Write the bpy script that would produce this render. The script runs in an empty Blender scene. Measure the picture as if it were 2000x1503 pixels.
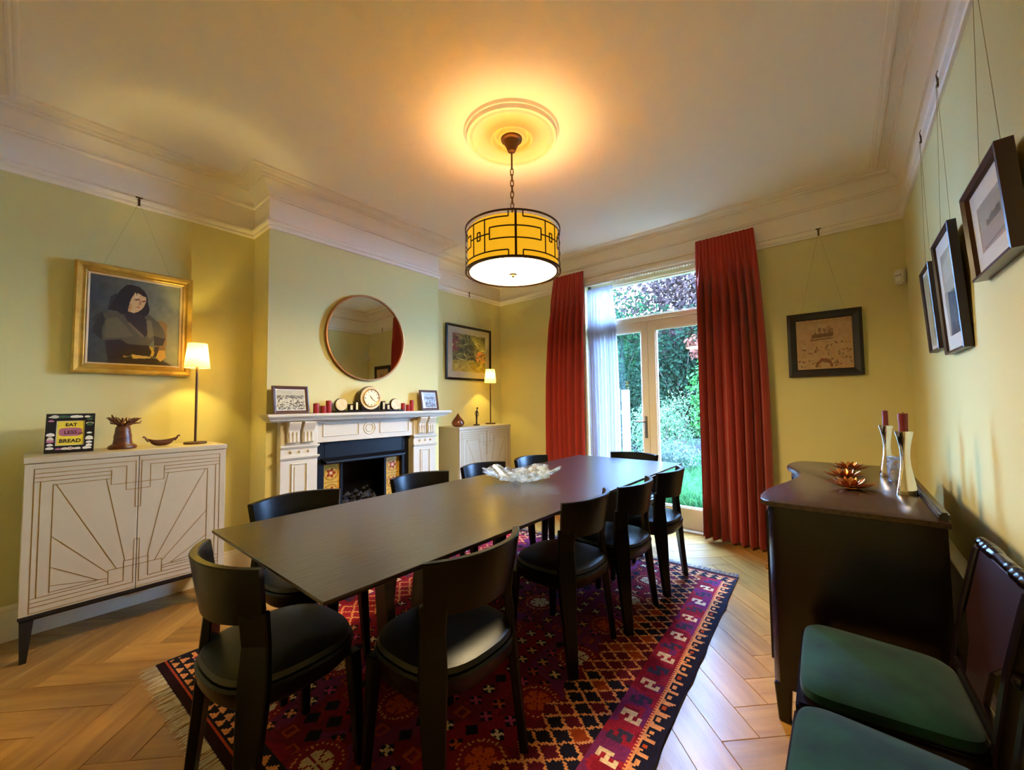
import bpy, bmesh, math, random
import numpy as np
from mathutils import Vector, Matrix
random.seed(7); RNG = np.random.default_rng(7)
S = bpy.context.scene
COL = S.collection

def lin(c):
    c = np.asarray(c, dtype=float) / 255.0
    return np.where(c <= 0.04045, c / 12.92, ((c + 0.055) / 1.055) ** 2.4)

# ------------------------------------------------------------------ camera, sky, exposure
cam_d = bpy.data.cameras.new('camera'); cam = bpy.data.objects.new('camera', cam_d); COL.objects.link(cam)
cam_d.sensor_fit = 'HORIZONTAL'; cam_d.sensor_width = 36.0; cam_d.lens = 36.0 * 783.45 / 2000.0
cam_d.clip_start = 0.02; cam_d.clip_end = 200
YAW, PITCH, ROLL = 0.6903, 0.0481, -0.0116
fw = Vector((-math.sin(YAW) * math.cos(PITCH), math.cos(YAW) * math.cos(PITCH), math.sin(PITCH)))
rt = Vector((math.cos(YAW), math.sin(YAW), 0)); up = rt.cross(fw)
r2 = rt * math.cos(ROLL) + up * math.sin(ROLL); u2 = -rt * math.sin(ROLL) + up * math.cos(ROLL)
cam.matrix_world = Matrix(((r2.x, u2.x, -fw.x, 3.6252), (r2.y, u2.y, -fw.y, -4.1481), (r2.z, u2.z, -fw.z, 1.2745), (0, 0, 0, 1)))
S.camera = cam

world = bpy.data.worlds.new('sky'); S.world = world; world.use_nodes = True
bg = world.node_tree.nodes['Background']
bg.inputs['Color'].default_value = (0.29, 0.54, 1.0, 1); bg.inputs['Strength'].default_value = 23.0

S.view_settings.view_transform = 'Standard'; S.view_settings.look = 'None'
S.view_settings.exposure = 2.08; S.view_settings.gamma = 1.0; S.view_settings.use_curve_mapping = False
S.cycles.max_bounces = 10; S.cycles.diffuse_bounces = 6; S.cycles.glossy_bounces = 5
S.cycles.transmission_bounces = 8; S.cycles.transparent_max_bounces = 16
S.cycles.sample_clamp_indirect = 6.0; S.cycles.caustics_reflective = False; S.cycles.caustics_refractive = False

PENDANT_W, PENDANT_DISC, PENDANT_SHADE = 2.2, 25.0, 0.20     # bulb watts, glow of diffuser, glow of drum
LAMP_W, LAMP_SHADE = 19.0, 0.5
WARM = (1.0, 0.79, 0.53); LAMPC = (1.0, 0.77, 0.20)

# ------------------------------------------------------------------ materials
MATS = {}
def mat(name, rgb, rough=0.5, metal=0.0, var=0.0, vscale=6.0, bump=0.0, bscale=60.0, spec=0.5, stretch=None,
        rgb2=None, coat=0.0, sheen=0.0, emis=None, estr=0.0, attr=None, lin_in=False, objrand=0.0, trans=0.0, coord='Object'):
    if name in MATS: return MATS[name]
    m = bpy.data.materials.new(name); m.use_nodes = True; nt = m.node_tree; N = nt.nodes; L = nt.links
    b = N['Principled BSDF']
    c = tuple(lin(rgb)) if rgb is not None else (0.8, 0.8, 0.8)
    b.inputs['Base Color'].default_value = (*c, 1); b.inputs['Roughness'].default_value = rough
    b.inputs['Metallic'].default_value = metal; b.inputs['Specular IOR Level'].default_value = spec
    b.inputs['Coat Weight'].default_value = coat; b.inputs['Coat Roughness'].default_value = 0.22; b.inputs['Sheen Weight'].default_value = sheen
    if trans: b.inputs['Transmission Weight'].default_value = trans
    if emis is not None:
        b.inputs['Emission Color'].default_value = (*emis, 1); b.inputs['Emission Strength'].default_value = estr
    vec = None
    def coords(scale):
        tc = N.new('ShaderNodeTexCoord'); mp = N.new('ShaderNodeMapping')
        if stretch: mp.inputs['Scale'].default_value = stretch
        L.new(tc.outputs[coord], mp.inputs['Vector'])
        out = mp.outputs['Vector']
        if objrand:
            oi = N.new('ShaderNodeObjectInfo'); ad = N.new('ShaderNodeVectorMath'); ad.operation = 'ADD'
            ml = N.new('ShaderNodeMath'); ml.operation = 'MULTIPLY'; ml.inputs[1].default_value = 57.0
            L.new(oi.outputs['Random'], ml.inputs[0]); L.new(out, ad.inputs[0]); L.new(ml.outputs[0], ad.inputs[1]); out = ad.outputs[0]
        return out
    if attr:
        a = N.new('ShaderNodeAttribute'); a.attribute_name = attr; L.new(a.outputs['Color'], b.inputs['Base Color'])
    elif var > 0 or rgb2 is not None:
        v = coords(vscale); nz = N.new('ShaderNodeTexNoise'); nz.inputs['Scale'].default_value = vscale; nz.inputs['Detail'].default_value = 5
        L.new(v, nz.inputs['Vector'])
        rp = N.new('ShaderNodeValToRGB')
        c2 = tuple(lin(rgb2)) if rgb2 is not None else tuple(x * (1 - var) for x in c)
        c1 = c if rgb2 is not None else tuple(min(1, x * (1 + var * 0.5)) for x in c)
        rp.color_ramp.elements[0].position = 0.32; rp.color_ramp.elements[1].position = 0.68
        rp.color_ramp.elements[0].color = (*c2, 1); rp.color_ramp.elements[1].color = (*c1, 1)
        L.new(nz.outputs['Fac'], rp.inputs['Fac']); src = rp.outputs['Color']
        if objrand:
            oi = N.new('ShaderNodeObjectInfo'); hs = N.new('ShaderNodeHueSaturation')
            mr = N.new('ShaderNodeMapRange'); mr.inputs['To Min'].default_value = 1 - objrand; mr.inputs['To Max'].default_value = 1 + objrand
            L.new(oi.outputs['Random'], mr.inputs['Value']); L.new(mr.outputs[0], hs.inputs['Value']); L.new(src, hs.inputs['Color']); src = hs.outputs['Color']
        L.new(src, b.inputs['Base Color'])
    if bump > 0:
        v = coords(bscale); nz = N.new('ShaderNodeTexNoise'); nz.inputs['Scale'].default_value = bscale; nz.inputs['Detail'].default_value = 4
        L.new(v, nz.inputs['Vector']); bp = N.new('ShaderNodeBump'); bp.inputs['Strength'].default_value = bump; bp.inputs['Distance'].default_value = 0.01
        L.new(nz.outputs['Fac'], bp.inputs['Height']); L.new(bp.outputs['Normal'], b.inputs['Normal'])
    MATS[name] = m
    return m

def glass_mat(name, tint=(0.95, 0.98, 1.0), base=0.04, graze=0.96):
    m = bpy.data.materials.new(name); m.use_nodes = True; nt = m.node_tree; N = nt.nodes; L = nt.links
    for n in list(N): N.remove(n)
    out = N.new('ShaderNodeOutputMaterial'); mx = N.new('ShaderNodeMixShader'); t = N.new('ShaderNodeBsdfTransparent')
    g = N.new('ShaderNodeBsdfGlossy'); g.inputs['Roughness'].default_value = 0.02
    t.inputs['Color'].default_value = (*tint, 1)
    lw = N.new('ShaderNodeLayerWeight'); lw.inputs['Blend'].default_value = 0.5
    pw = N.new('ShaderNodeMath'); pw.operation = 'POWER'; pw.inputs[1].default_value = 5.0; L.new(lw.outputs['Facing'], pw.inputs[0])
    fr = N.new('ShaderNodeMath'); fr.operation = 'MULTIPLY_ADD'; fr.inputs[1].default_value = graze; fr.inputs[2].default_value = base; L.new(pw.outputs[0], fr.inputs[0])
    L.new(fr.outputs[0], mx.inputs[0]); L.new(t.outputs[0], mx.inputs[1]); L.new(g.outputs[0], mx.inputs[2]); L.new(mx.outputs[0], out.inputs['Surface'])
    MATS[name] = m; return m

def cloth_mat(name, rgb, transp, transl):
    m = bpy.data.materials.new(name); m.use_nodes = True; nt = m.node_tree; N = nt.nodes; L = nt.links
    for n in list(N): N.remove(n)
    out = N.new('ShaderNodeOutputMaterial'); d = N.new('ShaderNodeBsdfDiffuse'); tl = N.new('ShaderNodeBsdfTranslucent'); t = N.new('ShaderNodeBsdfTransparent')
    c = (*lin(rgb), 1); d.inputs['Color'].default_value = c; tl.inputs['Color'].default_value = c
    m1 = N.new('ShaderNodeMixShader'); m1.inputs[0].default_value = transl; L.new(d.outputs[0], m1.inputs[1]); L.new(tl.outputs[0], m1.inputs[2])
    m2 = N.new('ShaderNodeMixShader'); m2.inputs[0].default_value = transp; L.new(m1.outputs[0], m2.inputs[1]); L.new(t.outputs[0], m2.inputs[2])
    L.new(m2.outputs[0], out.inputs['Surface']); MATS[name] = m; return m

def leaf_mat(name, rgb, rgb2, transl=0.35):
    m = bpy.data.materials.new(name); m.use_nodes = True; nt = m.node_tree; N = nt.nodes; L = nt.links
    for n in list(N): N.remove(n)
    out = N.new('ShaderNodeOutputMaterial'); d = N.new('ShaderNodeBsdfDiffuse'); tl = N.new('ShaderNodeBsdfTranslucent')
    tc = N.new('ShaderNodeTexCoord'); nz = N.new('ShaderNodeTexNoise'); nz.inputs['Scale'].default_value = 9.0; nz.inputs['Detail'].default_value = 3
    L.new(tc.outputs['Object'], nz.inputs['Vector']); rp = N.new('ShaderNodeValToRGB')
    rp.color_ramp.elements[0].position = 0.35; rp.color_ramp.elements[1].position = 0.65
    rp.color_ramp.elements[0].color = (*lin(rgb2), 1); rp.color_ramp.elements[1].color = (*lin(rgb), 1); L.new(nz.outputs['Fac'], rp.inputs['Fac'])
    L.new(rp.outputs[0], d.inputs['Color']); L.new(rp.outputs[0], tl.inputs['Color'])
    m1 = N.new('ShaderNodeMixShader'); m1.inputs[0].default_value = transl; L.new(d.outputs[0], m1.inputs[1]); L.new(tl.outputs[0], m1.inputs[2])
    L.new(m1.outputs[0], out.inputs['Surface']); MATS[name] = m; return m

def emit_mat(name, rgb_lin, strength, rough=0.6, base=(200, 190, 150)):
    return mat(name, base, rough=rough, emis=rgb_lin, estr=strength)

WALL = mat('wall_paint', (216, 203, 138), rough=0.85, var=0.03, vscale=1.5, bump=0.02, bscale=120)
WHITE = mat('white_paint', (240, 230, 214), rough=0.55, var=0.015, vscale=3)
SURROUND = mat('white_paint_dimmed', (200, 187, 160), rough=0.5, var=0.02, vscale=3)  # same white paint as the trim, darkened to tone down the light on it
CEIL = mat('ceiling_paint', (248, 240, 228), rough=0.9, var=0.015, vscale=1.2)
JOINERY = mat('cream_joinery', (238, 226, 198), rough=0.4)
OAK = mat('oak_plank', (184, 136, 68), rough=0.30, spec=0.5, rgb2=(152, 104, 46), vscale=3.0, stretch=(1.0, 7, 7), bump=0.05, bscale=14, objrand=0.17)
BLACKWOOD = mat('black_stained_wood', (44, 32, 24), rough=0.34, rgb2=(28, 20, 15), vscale=8, stretch=(9, 0.9, 9), bump=0.12, bscale=14, coat=0.5)
CHAIRWOOD = mat('black_chair_wood', (9, 7, 8), rough=0.30, spec=0.22, rgb2=(4, 3, 4), vscale=14, bump=0.03, bscale=60)
LEATHER = mat('black_leather', (11, 12, 16), rough=0.44, bump=0.06, bscale=220)
CABWHITE = mat('cabinet_lacquer', (182, 166, 136), rough=0.38, var=0.02)
GOLDLINE = mat('brass_inlay', (150, 116, 52), rough=0.35, metal=0.8)
BLACKMETAL = mat('black_metal', (14, 14, 16), rough=0.4)
BRONZE = mat('aged_bronze', (92, 66, 42), rough=0.4, metal=0.7)
DARKBRONZE = mat('dark_bronze', (38, 22, 16), rough=0.45, metal=0.5)
VELVET = mat('rust_velvet', (168, 36, 12), rough=0.85, sheen=0.35, var=0.12, vscale=3, stretch=(6, 6, 0.6), bump=0.05, bscale=300)
GOLDFRAME = mat('gilt_frame', (204, 162, 66), rough=0.4, metal=0.3, var=0.25, vscale=14, bump=0.1, bscale=50)
CREAMSLIP = mat('cream_slip', (214, 186, 140), rough=0.6)
MAHOG = mat('dark_mahogany', (20, 8, 12), rough=0.24, spec=0.35, rgb2=(12, 5, 9), vscale=5, stretch=(1, 8, 8), bump=0.03, bscale=30, coat=0.3)
SIDETOP = mat('sideboard_top_wood', (70, 50, 34), rough=0.25, rgb2=(48, 32, 24), vscale=6, stretch=(9, 1, 9), coat=0.25)
GREENVELVET = mat('green_velvet', (22, 64, 56), rough=0.9, sheen=0.12, spec=0.15, rgb2=(8, 30, 40), vscale=7, bump=0.05, bscale=300)
CHROME = mat('polished_silver', (225, 220, 215), rough=0.07, metal=1.0)
REDWAX = mat('red_wax', (150, 30, 26), rough=0.5)
DARKREDWAX = mat('dark_red_wax', (112, 14, 22), rough=0.5)
COPPER = mat('copper_petal', (196, 122, 62), rough=0.28, metal=0.95)
IRON = mat('cast_iron', (6, 6, 9), rough=0.45, spec=0.25, bump=0.05, bscale=80)
MIRROR = mat('mirror_silver', (235, 235, 230), rough=0.01, metal=1.0)
ROSEGOLD = mat('rose_gold', (176, 120, 76), rough=0.3, metal=0.9)
WIRE = mat('picture_wire', (176, 158, 104), rough=0.5, metal=0.4)
BRASSHOOK = mat('brass_hook', (88, 66, 34), rough=0.45, metal=0.6)
PLASTIC = mat('white_plastic', (226, 220, 206), rough=0.4)
MOUNT = mat('white_mount', (228, 222, 206), rough=0.8)
MOUNTGREY = mat('grey_mount', (172, 158, 132), rough=0.8)
PAINT = mat('art_surface', None, rough=0.7, attr='Col')
PAINTGLOSS = mat('glazed_art_surface', None, rough=0.25, attr='Col')
RUGM = mat('woven_rug', None, rough=0.95, attr='Col', bump=0.15, bscale=260, spec=0.1)
GLASS = glass_mat('window_glass'); GLAZING = glass_mat('picture_glass', (1, 1, 1), 0.025, 0.3)
SHEER = cloth_mat('white_sheer', (204, 204, 214), 0.18, 0.5)
STEEL = mat('brushed_steel', (140, 136, 130), rough=0.3, metal=0.9)
def crystal_mat(name):
    m = glass_mat(name, (0.86, 0.91, 0.96), 0.22, 0.7); N = m.node_tree.nodes; L = m.node_tree.links
    out = [n for n in N if n.type == 'OUTPUT_MATERIAL'][0]; src = out.inputs['Surface'].links[0].from_socket
    tl = N.new('ShaderNodeBsdfTranslucent'); tl.inputs['Color'].default_value = (0.60, 0.72, 0.92, 1); df = N.new('ShaderNodeBsdfDiffuse'); df.inputs['Color'].default_value = (0.55, 0.66, 0.86, 1)
    a = N.new('ShaderNodeMixShader'); a.inputs[0].default_value = 0.5; L.new(tl.outputs[0], a.inputs[1]); L.new(df.outputs[0], a.inputs[2])
    tc = N.new('ShaderNodeTexCoord'); wv = N.new('ShaderNodeTexNoise'); wv.inputs['Scale'].default_value = 26.0; L.new(tc.outputs['Object'], wv.inputs['Vector'])
    mr = N.new('ShaderNodeMapRange'); mr.inputs['From Min'].default_value = 0.42; mr.inputs['From Max'].default_value = 0.62; mr.inputs['To Min'].default_value = 0.06; mr.inputs['To Max'].default_value = 0.5; L.new(wv.outputs['Fac'], mr.inputs['Value'])
    b = N.new('ShaderNodeMixShader'); L.new(mr.outputs[0], b.inputs[0]); L.new(src, b.inputs[1]); L.new(a.outputs[0], b.inputs[2]); L.new(b.outputs[0], out.inputs['Surface']); return m
CRYSTAL = crystal_mat('crystal')

# ------------------------------------------------------------------ mesh helpers
class MB:
    def __init__(s): s.v = []; s.f = []; s.m = []
    def add(s, vs, fs):
        o = len(s.v); s.v += [tuple(map(float, p)) for p in vs]; s.f += [tuple(i + o for i in f) for f in fs]; return s
    def box(s, x0, x1, y0, y1, z0, z1):
        return s.add([(x0, y0, z0), (x1, y0, z0), (x1, y1, z0), (x0, y1, z0), (x0, y0, z1), (x1, y0, z1), (x1, y1, z1), (x0, y1, z1)],
                     [(0, 3, 2, 1), (4, 5, 6, 7), (0, 1, 5, 4), (1, 2, 6, 5), (2, 3, 7, 6), (3, 0, 4, 7)])
    def loft(s, rings, cap=True, closed=True):
        n = len(rings[0]); vs = [p for r in rings for p in r]; fs = []
        for i in range(len(rings) - 1):
            for j in range(n if closed else n - 1):
                a = i * n + j; b = i * n + (j + 1) % n
                fs.append((a, b, b + n, a + n))
        if cap:
            fs.append(tuple(range(n - 1, -1, -1))); fs.append(tuple(range((len(rings) - 1) * n, len(rings) * n)))
        return s.add(vs, fs)
    def lathe(s, prof, c=(0, 0, 0), n=24, cap=True):
        rings = [[(c[0] + r * math.cos(2 * math.pi * k / n), c[1] + r * math.sin(2 * math.pi * k / n), c[2] + z) for k in range(n)] for r, z in prof]
        return s.loft(rings, cap)
    def tube(s, pts, r, n=8, closed=False):
        pts = [Vector(p) for p in pts]; rings = []; m = len(pts)
        for i, p in enumerate(pts):
            if closed: t = pts[(i + 1) % m] - pts[i - 1]
            else: t = pts[min(i + 1, m - 1)] - pts[max(i - 1, 0)]
            t.normalize(); a = Vector((0, 0, 1)) if abs(t.z) < 0.9 else Vector((1, 0, 0))
            u = t.cross(a).normalized(); w = t.cross(u)
            rr = r[i] if isinstance(r, (list, tuple)) else r
            rings.append([tuple(p + u * rr * math.cos(2 * math.pi * k / n) + w * rr * math.sin(2 * math.pi * k / n)) for k in range(n)])
        if closed: rings.append(rings[0]); return s.loft(rings, False)
        return s.loft(rings, True)
    def prism(s, poly, z0, z1):
        n = len(poly); return s.loft([[(x, y, z0) for x, y in poly], [(x, y, z1) for x, y in poly]])
    def build(s, name, m, parent=None, bevel=0.0, smooth=False, seg=1, loc=None, weld=False):
        me = bpy.data.meshes.new(name); me.from_pydata(s.v, [], s.f); me.update()
        bm = bmesh.new(); bm.from_mesh(me)
        if weld: bmesh.ops.remove_doubles(bm, verts=bm.verts, dist=1e-5)
        bmesh.ops.recalc_face_normals(bm, faces=bm.faces)
        if bevel > 0:
            ed = [e for e in bm.edges if len(e.link_faces) == 2 and e.calc_face_angle(0) > 0.5]
            bmesh.ops.bevel(bm, geom=ed, offset=bevel, segments=seg, affect='EDGES', clamp_overlap=True)
        bm.to_mesh(me); bm.free()
        if smooth:
            for p in me.polygons: p.use_smooth = True
            try: me.set_sharp_from_angle(angle=math.radians(38))
            except Exception: pass
        o = bpy.data.objects.new(name, me); COL.objects.link(o); me.materials.append(m)
        if parent is not None: o.parent = parent
        if loc is not None: o.location = loc
        return o

def thing(name, label, cat, loc=(0, 0, 0), rz=0.0, group=None):
    o = bpy.data.objects.new(name, None); COL.objects.link(o); o.empty_display_size = 0.1
    o.location = loc; o.rotation_euler = (0, 0, rz); o['label'] = label; o['category'] = cat
    if group: o['group'] = group
    return o
def tag(o, label, cat, group=None):
    o['label'] = label; o['category'] = cat
    if group: o['group'] = group
    return o
def struct(o): o['kind'] = 'structure'; return o
def copy_tree(o, parent=None):
    c = o.copy(); COL.objects.link(c); c.parent = parent
    for ch in o.children: copy_tree(ch, c)
    return c

def canvas(name, w, h, fn, m, parent, loc=(0, 0, 0), nx=80, ny=80):
    """flat picture surface: local x right, z up, facing -y; colours painted by fn(U, V)"""
    xs = np.linspace(0, 1, nx); ys = np.linspace(0, 1, ny); U, V = np.meshgrid(xs, ys)
    me = bpy.data.meshes.new(name)
    vs = np.stack([(U - 0.5) * w, np.zeros_like(U), V * h], -1).reshape(-1, 3)
    fs = [(j * nx + i, j * nx + i + 1, (j + 1) * nx + i + 1, (j + 1) * nx + i) for j in range(ny - 1) for i in range(nx - 1)]
    me.from_pydata(vs.tolist(), [], fs); me.update()
    col = lin(np.clip(fn(U, V), 0, 255)); a = me.color_attributes.new('Col', 'FLOAT_COLOR', 'POINT')
    a.data.foreach_set('color', np.concatenate([col, np.ones(col.shape[:2] + (1,))], -1).reshape(-1).astype(np.float32))
    me.materials.append(m); o = bpy.data.objects.new(name, me); COL.objects.link(o); o.parent = parent; o.location = loc
    return o

def inpoly(U, V, P):
    r = np.zeros(U.shape, bool); n = len(P)
    for i in range(n):
        x1, y1 = P[i]; x2, y2 = P[(i + 1) % n]
        if y1 == y2: continue
        c = ((y1 > V) != (y2 > V)) & (U < (x2 - x1) * (V - y1) / (y2 - y1) + x1); r ^= c
    return r
def noise2(U, V, f, seed=0, oct=3):
    out = np.zeros_like(U); rs = np.random.default_rng(seed); amp = 1.0; tot = 0
    for k in range(oct):
        n = int(f * 2 ** k) + 2; g = rs.random((n + 2, n + 2)); x = np.clip(U, 0, 1) * n; y = np.clip(V, 0, 1) * n
        i = x.astype(int); j = y.astype(int); a = x - i; b = y - j; a = a * a * (3 - 2 * a); b = b * b * (3 - 2 * b)
        out += amp * ((g[j, i] * (1 - a) + g[j, i + 1] * a) * (1 - b) + (g[j + 1, i] * (1 - a) + g[j + 1, i + 1] * a) * b); tot += amp; amp *= 0.5
    return out / tot
def paintpoly(C, U, V, P, c): C[inpoly(U, V, P)] = c
def mixc(a, b, t): return np.asarray(a, float) * (1 - t[..., None]) + np.asarray(b, float) * t[..., None]

# ------------------------------------------------------------------ room shell
W, CB, YC1, YC2, YN, ZC = 4.022, 0.3165, -3.010, -1.367, -4.40, 3.02
fl = struct(MB().box(-0.1, W + 0.1, YN - 0.1, 0.0, -0.12, -0.012).build('floor', mat('subfloor', (60, 42, 24), rough=0.9)))
def clip(poly, ax, val, keep_less):
    out = []
    for i in range(len(poly)):
        a = poly[i]; b = poly[(i + 1) % len(poly)]
        ia = (a[ax] <= val) == keep_less; ib = (b[ax] <= val) == keep_less
        if ia: out.append(a)
        if ia != ib:
            t = (val - a[ax]) / (b[ax] - a[ax]); out.append((a[0] + t * (b[0] - a[0]), a[1] + t * (b[1] - a[1])))
    return out
PW, PN = 0.155, 4
ea = Vector((1, 1)).normalized(); eb = Vector((-1, 1)).normalized()
ORG = Vector((0.70, -4.09)); PG = 0.0013
plank_mesh = {}
def plank(a0, a1, b0, b1, horiz):
    A0, A1, B0, B1 = a0 * PW + PG, a1 * PW - PG, b0 * PW + PG, b1 * PW - PG
    poly = [tuple(ORG + ea * x + eb * y) for x, y in ((A0, B0), (A1, B0), (A1, B1), (A0, B1))]
    full = all(0.0 <= x <= W and YN <= y <= 0 for x, y in poly)
    cen = ORG + ea * (A0 + A1) / 2 + eb * (B0 + B1) / 2
    ang = math.pi / 4 if horiz else 3 * math.pi / 4
    if not full:
        for ax, val, k in ((0, 0.0, False), (0, W, True), (1, YN, False), (1, 0.0, True)):
            poly = clip(poly, ax, val, k)
            if len(poly) < 3: return
        ar = 0.5 * abs(sum(poly[i][0] * poly[(i + 1) % len(poly)][1] - poly[(i + 1) % len(poly)][0] * poly[i][1] for i in range(len(poly))))
        if ar < 0.0015: return
    rot = Matrix.Rotation(-ang, 2)
    loc = [tuple(rot @ (Vector(p) - cen)) for p in poly]
    if full and 'full' in plank_mesh:
        o = bpy.data.objects.new('plank', plank_mesh['full']); COL.objects.link(o); o.parent = fl
    else:
        cx = sum(p[0] for p in loc) / len(loc); cy = sum(p[1] for p in loc) / len(loc)
        ins = []
        for x, y in loc:
            d = math.hypot(x - cx, y - cy); k = max(0, 1 - 0.0016 / max(d, 0.01)); ins.append((cx + (x - cx) * k, cy + (y - cy) * k))
        o = MB().loft([[(x, y, -0.012) for x, y in loc], [(x, y, -0.0012) for x, y in loc], [(x, y, 0.0) for x, y in ins]]).build('plank', OAK, fl)
        if full: plank_mesh['full'] = o.data
    o.location = (cen.x, cen.y, 0); o.rotation_euler = (0, 0, ang)
for a in range(-40, 60):
    for b in range(-40, 60):
        t = (a - b) % (2 * PN)
        if t == 0: plank(a, a + PN, b, b + 1, True)
        if t == PN: plank(a, a + 1, b - PN + 1, b + 1, False)

OP0, OP1, OPZ = 1.34, 2.69, 2.665           # french door opening
FO0, FO1, FOZ = -2.665, -1.743, 0.985       # fireplace opening in the breast
wl = MB().box(-0.15, 0.0, YN - 0.15, 0.25, 0, ZC)
wl.box(0, CB, YC1, FO0, 0, ZC).box(0, CB, FO1, YC2, 0, ZC).box(0, CB, FO0, FO1, FOZ, ZC)
struct(wl.build('wall_left', WALL))
wb = MB().box(0, OP0, 0, 0.25, 0, ZC).box(OP1, W, 0, 0.25, 0, ZC).box(OP0, OP1, 0, 0.25, OPZ, ZC)
struct(wb.build('wall_back', WALL))
struct(MB().box(W, W + 0.15, YN - 0.15, 0.25, 0, ZC).build('wall_right', WALL))
struct(MB().box(0, W, YN - 0.15, YN, 0, ZC).build('wall_front', WALL))
struct(MB().box(-0.15, W + 0.15, YN - 0.15, 0.25, ZC, ZC + 0.12).build('ceiling', CEIL))
# cornice, frieze and picture rail swept round the room (inward offsets per corner)
ROOM = [((0, YN), (1, 1)), ((0, YC1), (1, -1)), ((CB, YC1), (1, -1)), ((CB, YC2), (1, 1)), ((0, YC2), (1, 1)), ((0, 0), (1, -1)), ((W, 0), (-1, -1)), ((W, YN), (-1, 1))]
def sweep(prof):
    rings = [[(p[0] + s[0] * d, p[1] + s[1] * d, z) for d, z in prof] for p, s in ROOM]
    rings.append(rings[0]); return MB().loft(rings, cap=False, closed=False)
rail = [(0, 2.632), (0.012, 2.634), (0.016, 2.645), (0.012, 2.652), (0.012, 2.660), (0.026, 2.668), (0.030, 2.682), (0.022, 2.692), (0.016, 2.700), (0.004, 2.704)]
struct(sweep(rail).build('trim_1', WHITE, smooth=True))
corn = [(0.004, 2.700), (0.004, 2.868), (0.016, 2.872), (0.020, 2.884), (0.010, 2.892), (0.014, 2.905), (0.022, 2.925), (0.036, 2.945), (0.054, 2.962), (0.074, 2.974),
        (0.074, 2.990), (0.086, 2.994), (0.090, 3.008), (0.135, 3.012), (0.140, 3.000), (0.150, 2.997), (0.158, 3.004), (0.166, 3.001), (0.176, 3.006), (0.180, ZC)]
struct(sweep(corn).build('trim_2', WHITE, smooth=True))
def baseb(name, segs):
    m = MB()
    for x0, x1, y0, y1 in segs:
        m.box(x0, x1, y0, y1, 0, 0.17)
        sx = 0.006
        dx0, dx1, dy0, dy1 = (x0, x1 - sx, y0, y1) if x1 - x0 < 0.05 and x0 < 1 else ((x0 + sx, x1, y0, y1) if x1 - x0 < 0.05 else (x0, x1, y0 + sx, y1))
        m.box(dx0, dx1, dy0, dy1, 0.17, 0.195)
    struct(m.build(name, WHITE, bevel=0.002))
baseb('baseboard_left', [(0, 0.022, YN, YC1), (0, 0.022, YC2, 0), (CB, CB + 0.022, YC1, -2.94), (CB, CB + 0.022, -1.45, YC2), (0.022, CB, YC1 - 0.022, YC1)])
baseb('baseboard_back', [(0.022, OP0 - 0.09, -0.022, 0), (OP1 + 0.09, W - 0.022, -0.022, 0)])
baseb('baseboard_right', [(W - 0.022, W, YN, 0)])
# low boxed-in ledge behind the sideboard on the right wall
struct(MB().box(W - 0.045, W, -1.75, -0.03, 0.2, 0.545).box(W - 0.055, W, -1.755, -0.03, 0.535, 0.555).build('trim_3', WHITE, bevel=0.003))

# ------------------------------------------------------------------ french doors
fr = MB()
fr.box(OP0, OP0 + 0.045, 0.05, 0.15, 0, OPZ).box(OP1 - 0.045, OP1, 0.05, 0.15, 0, OPZ).box(OP0, OP1, 0.05, 0.15, 2.60, OPZ)
fr.box(OP0 + 0.045, OP1 - 0.045, 0.05, 0.15, 2.15, 2.205).box(OP0, OP1, 0.0, 0.2, -0.02, 0.02)
fr.box(OP0 - 0.085, OP0, -0.022, 0, 0, 2.70).box(OP1, OP1 + 0.085, -0.022, 0, 0, 2.70).box(OP0 - 0.085, OP1 + 0.085, -0.024, 0, OPZ, 2.73)
fr.box(OP0 - 0.1, OP1 + 0.1, -0.04, 0, 2.73, 2.755)
struct(fr.build('trim_4', JOINERY, bevel=0.004))
def pane_obj(x0, x1, z0, z1, y, parent): return MB().box(x0, x1, y - 0.003, y + 0.003, z0, z1).build('pane', GLASS, parent)
fan = MB().box(OP0 + 0.046, OP0 + 0.085, 0.07, 0.125, 2.206, 2.599).box(OP1 - 0.085, OP1 - 0.046, 0.07, 0.125, 2.206, 2.599)
fan.box(OP0 + 0.085, OP1 - 0.085, 0.07, 0.125, 2.206, 2.222).box(OP0 + 0.085, OP1 - 0.085, 0.07, 0.125, 2.585, 2.599)
fan = struct(fan.build('window_1', JOINERY, bevel=0.002)); pane_obj(OP0 + 0.085, OP1 - 0.085, 2.222, 2.585, 0.1, fan)
def leaf(name, x0, x1, g0, g1):
    m = MB().box(x0, g0, 0.07, 0.125, 0.022, 2.149).box(g1, x1, 0.07, 0.125, 0.022, 2.149).box(g0, g1, 0.07, 0.125, 2.055, 2.149).box(g0, g1, 0.07, 0.125, 0.022, 0.222)
    # glazing beads
    for a, b, c, d in ((g0, g0 + 0.012, 0.222, 2.055), (g1 - 0.012, g1, 0.222, 2.055), (g0, g1, 0.222, 0.234), (g0, g1, 2.043, 2.055)): m.box(a, b, 0.08, 0.115, c, d)
    o = struct(m.build(name, JOINERY, bevel=0.002)); pane_obj(g0, g1, 0.222, 2.055, 0.1, o); return o
d1 = leaf('door_1', OP0 + 0.047, 2.028, 1.455, 1.957); d2 = leaf('door_2', 2.031, OP1 - 0.047, 2.112, 2.575)
h = MB().box(1.976, 2.008, 0.062, 0.070, 0.90, 1.13).build('handle_plate', STEEL, d1, bevel=0.003)
MB().tube([(1.992, 0.066, 1.075), (1.992, 0.028, 1.075), (1.98, 0.022, 1.075), (1.88, 0.022, 1.075)], 0.0085).build('handle', STEEL, d1, smooth=True)

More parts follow.
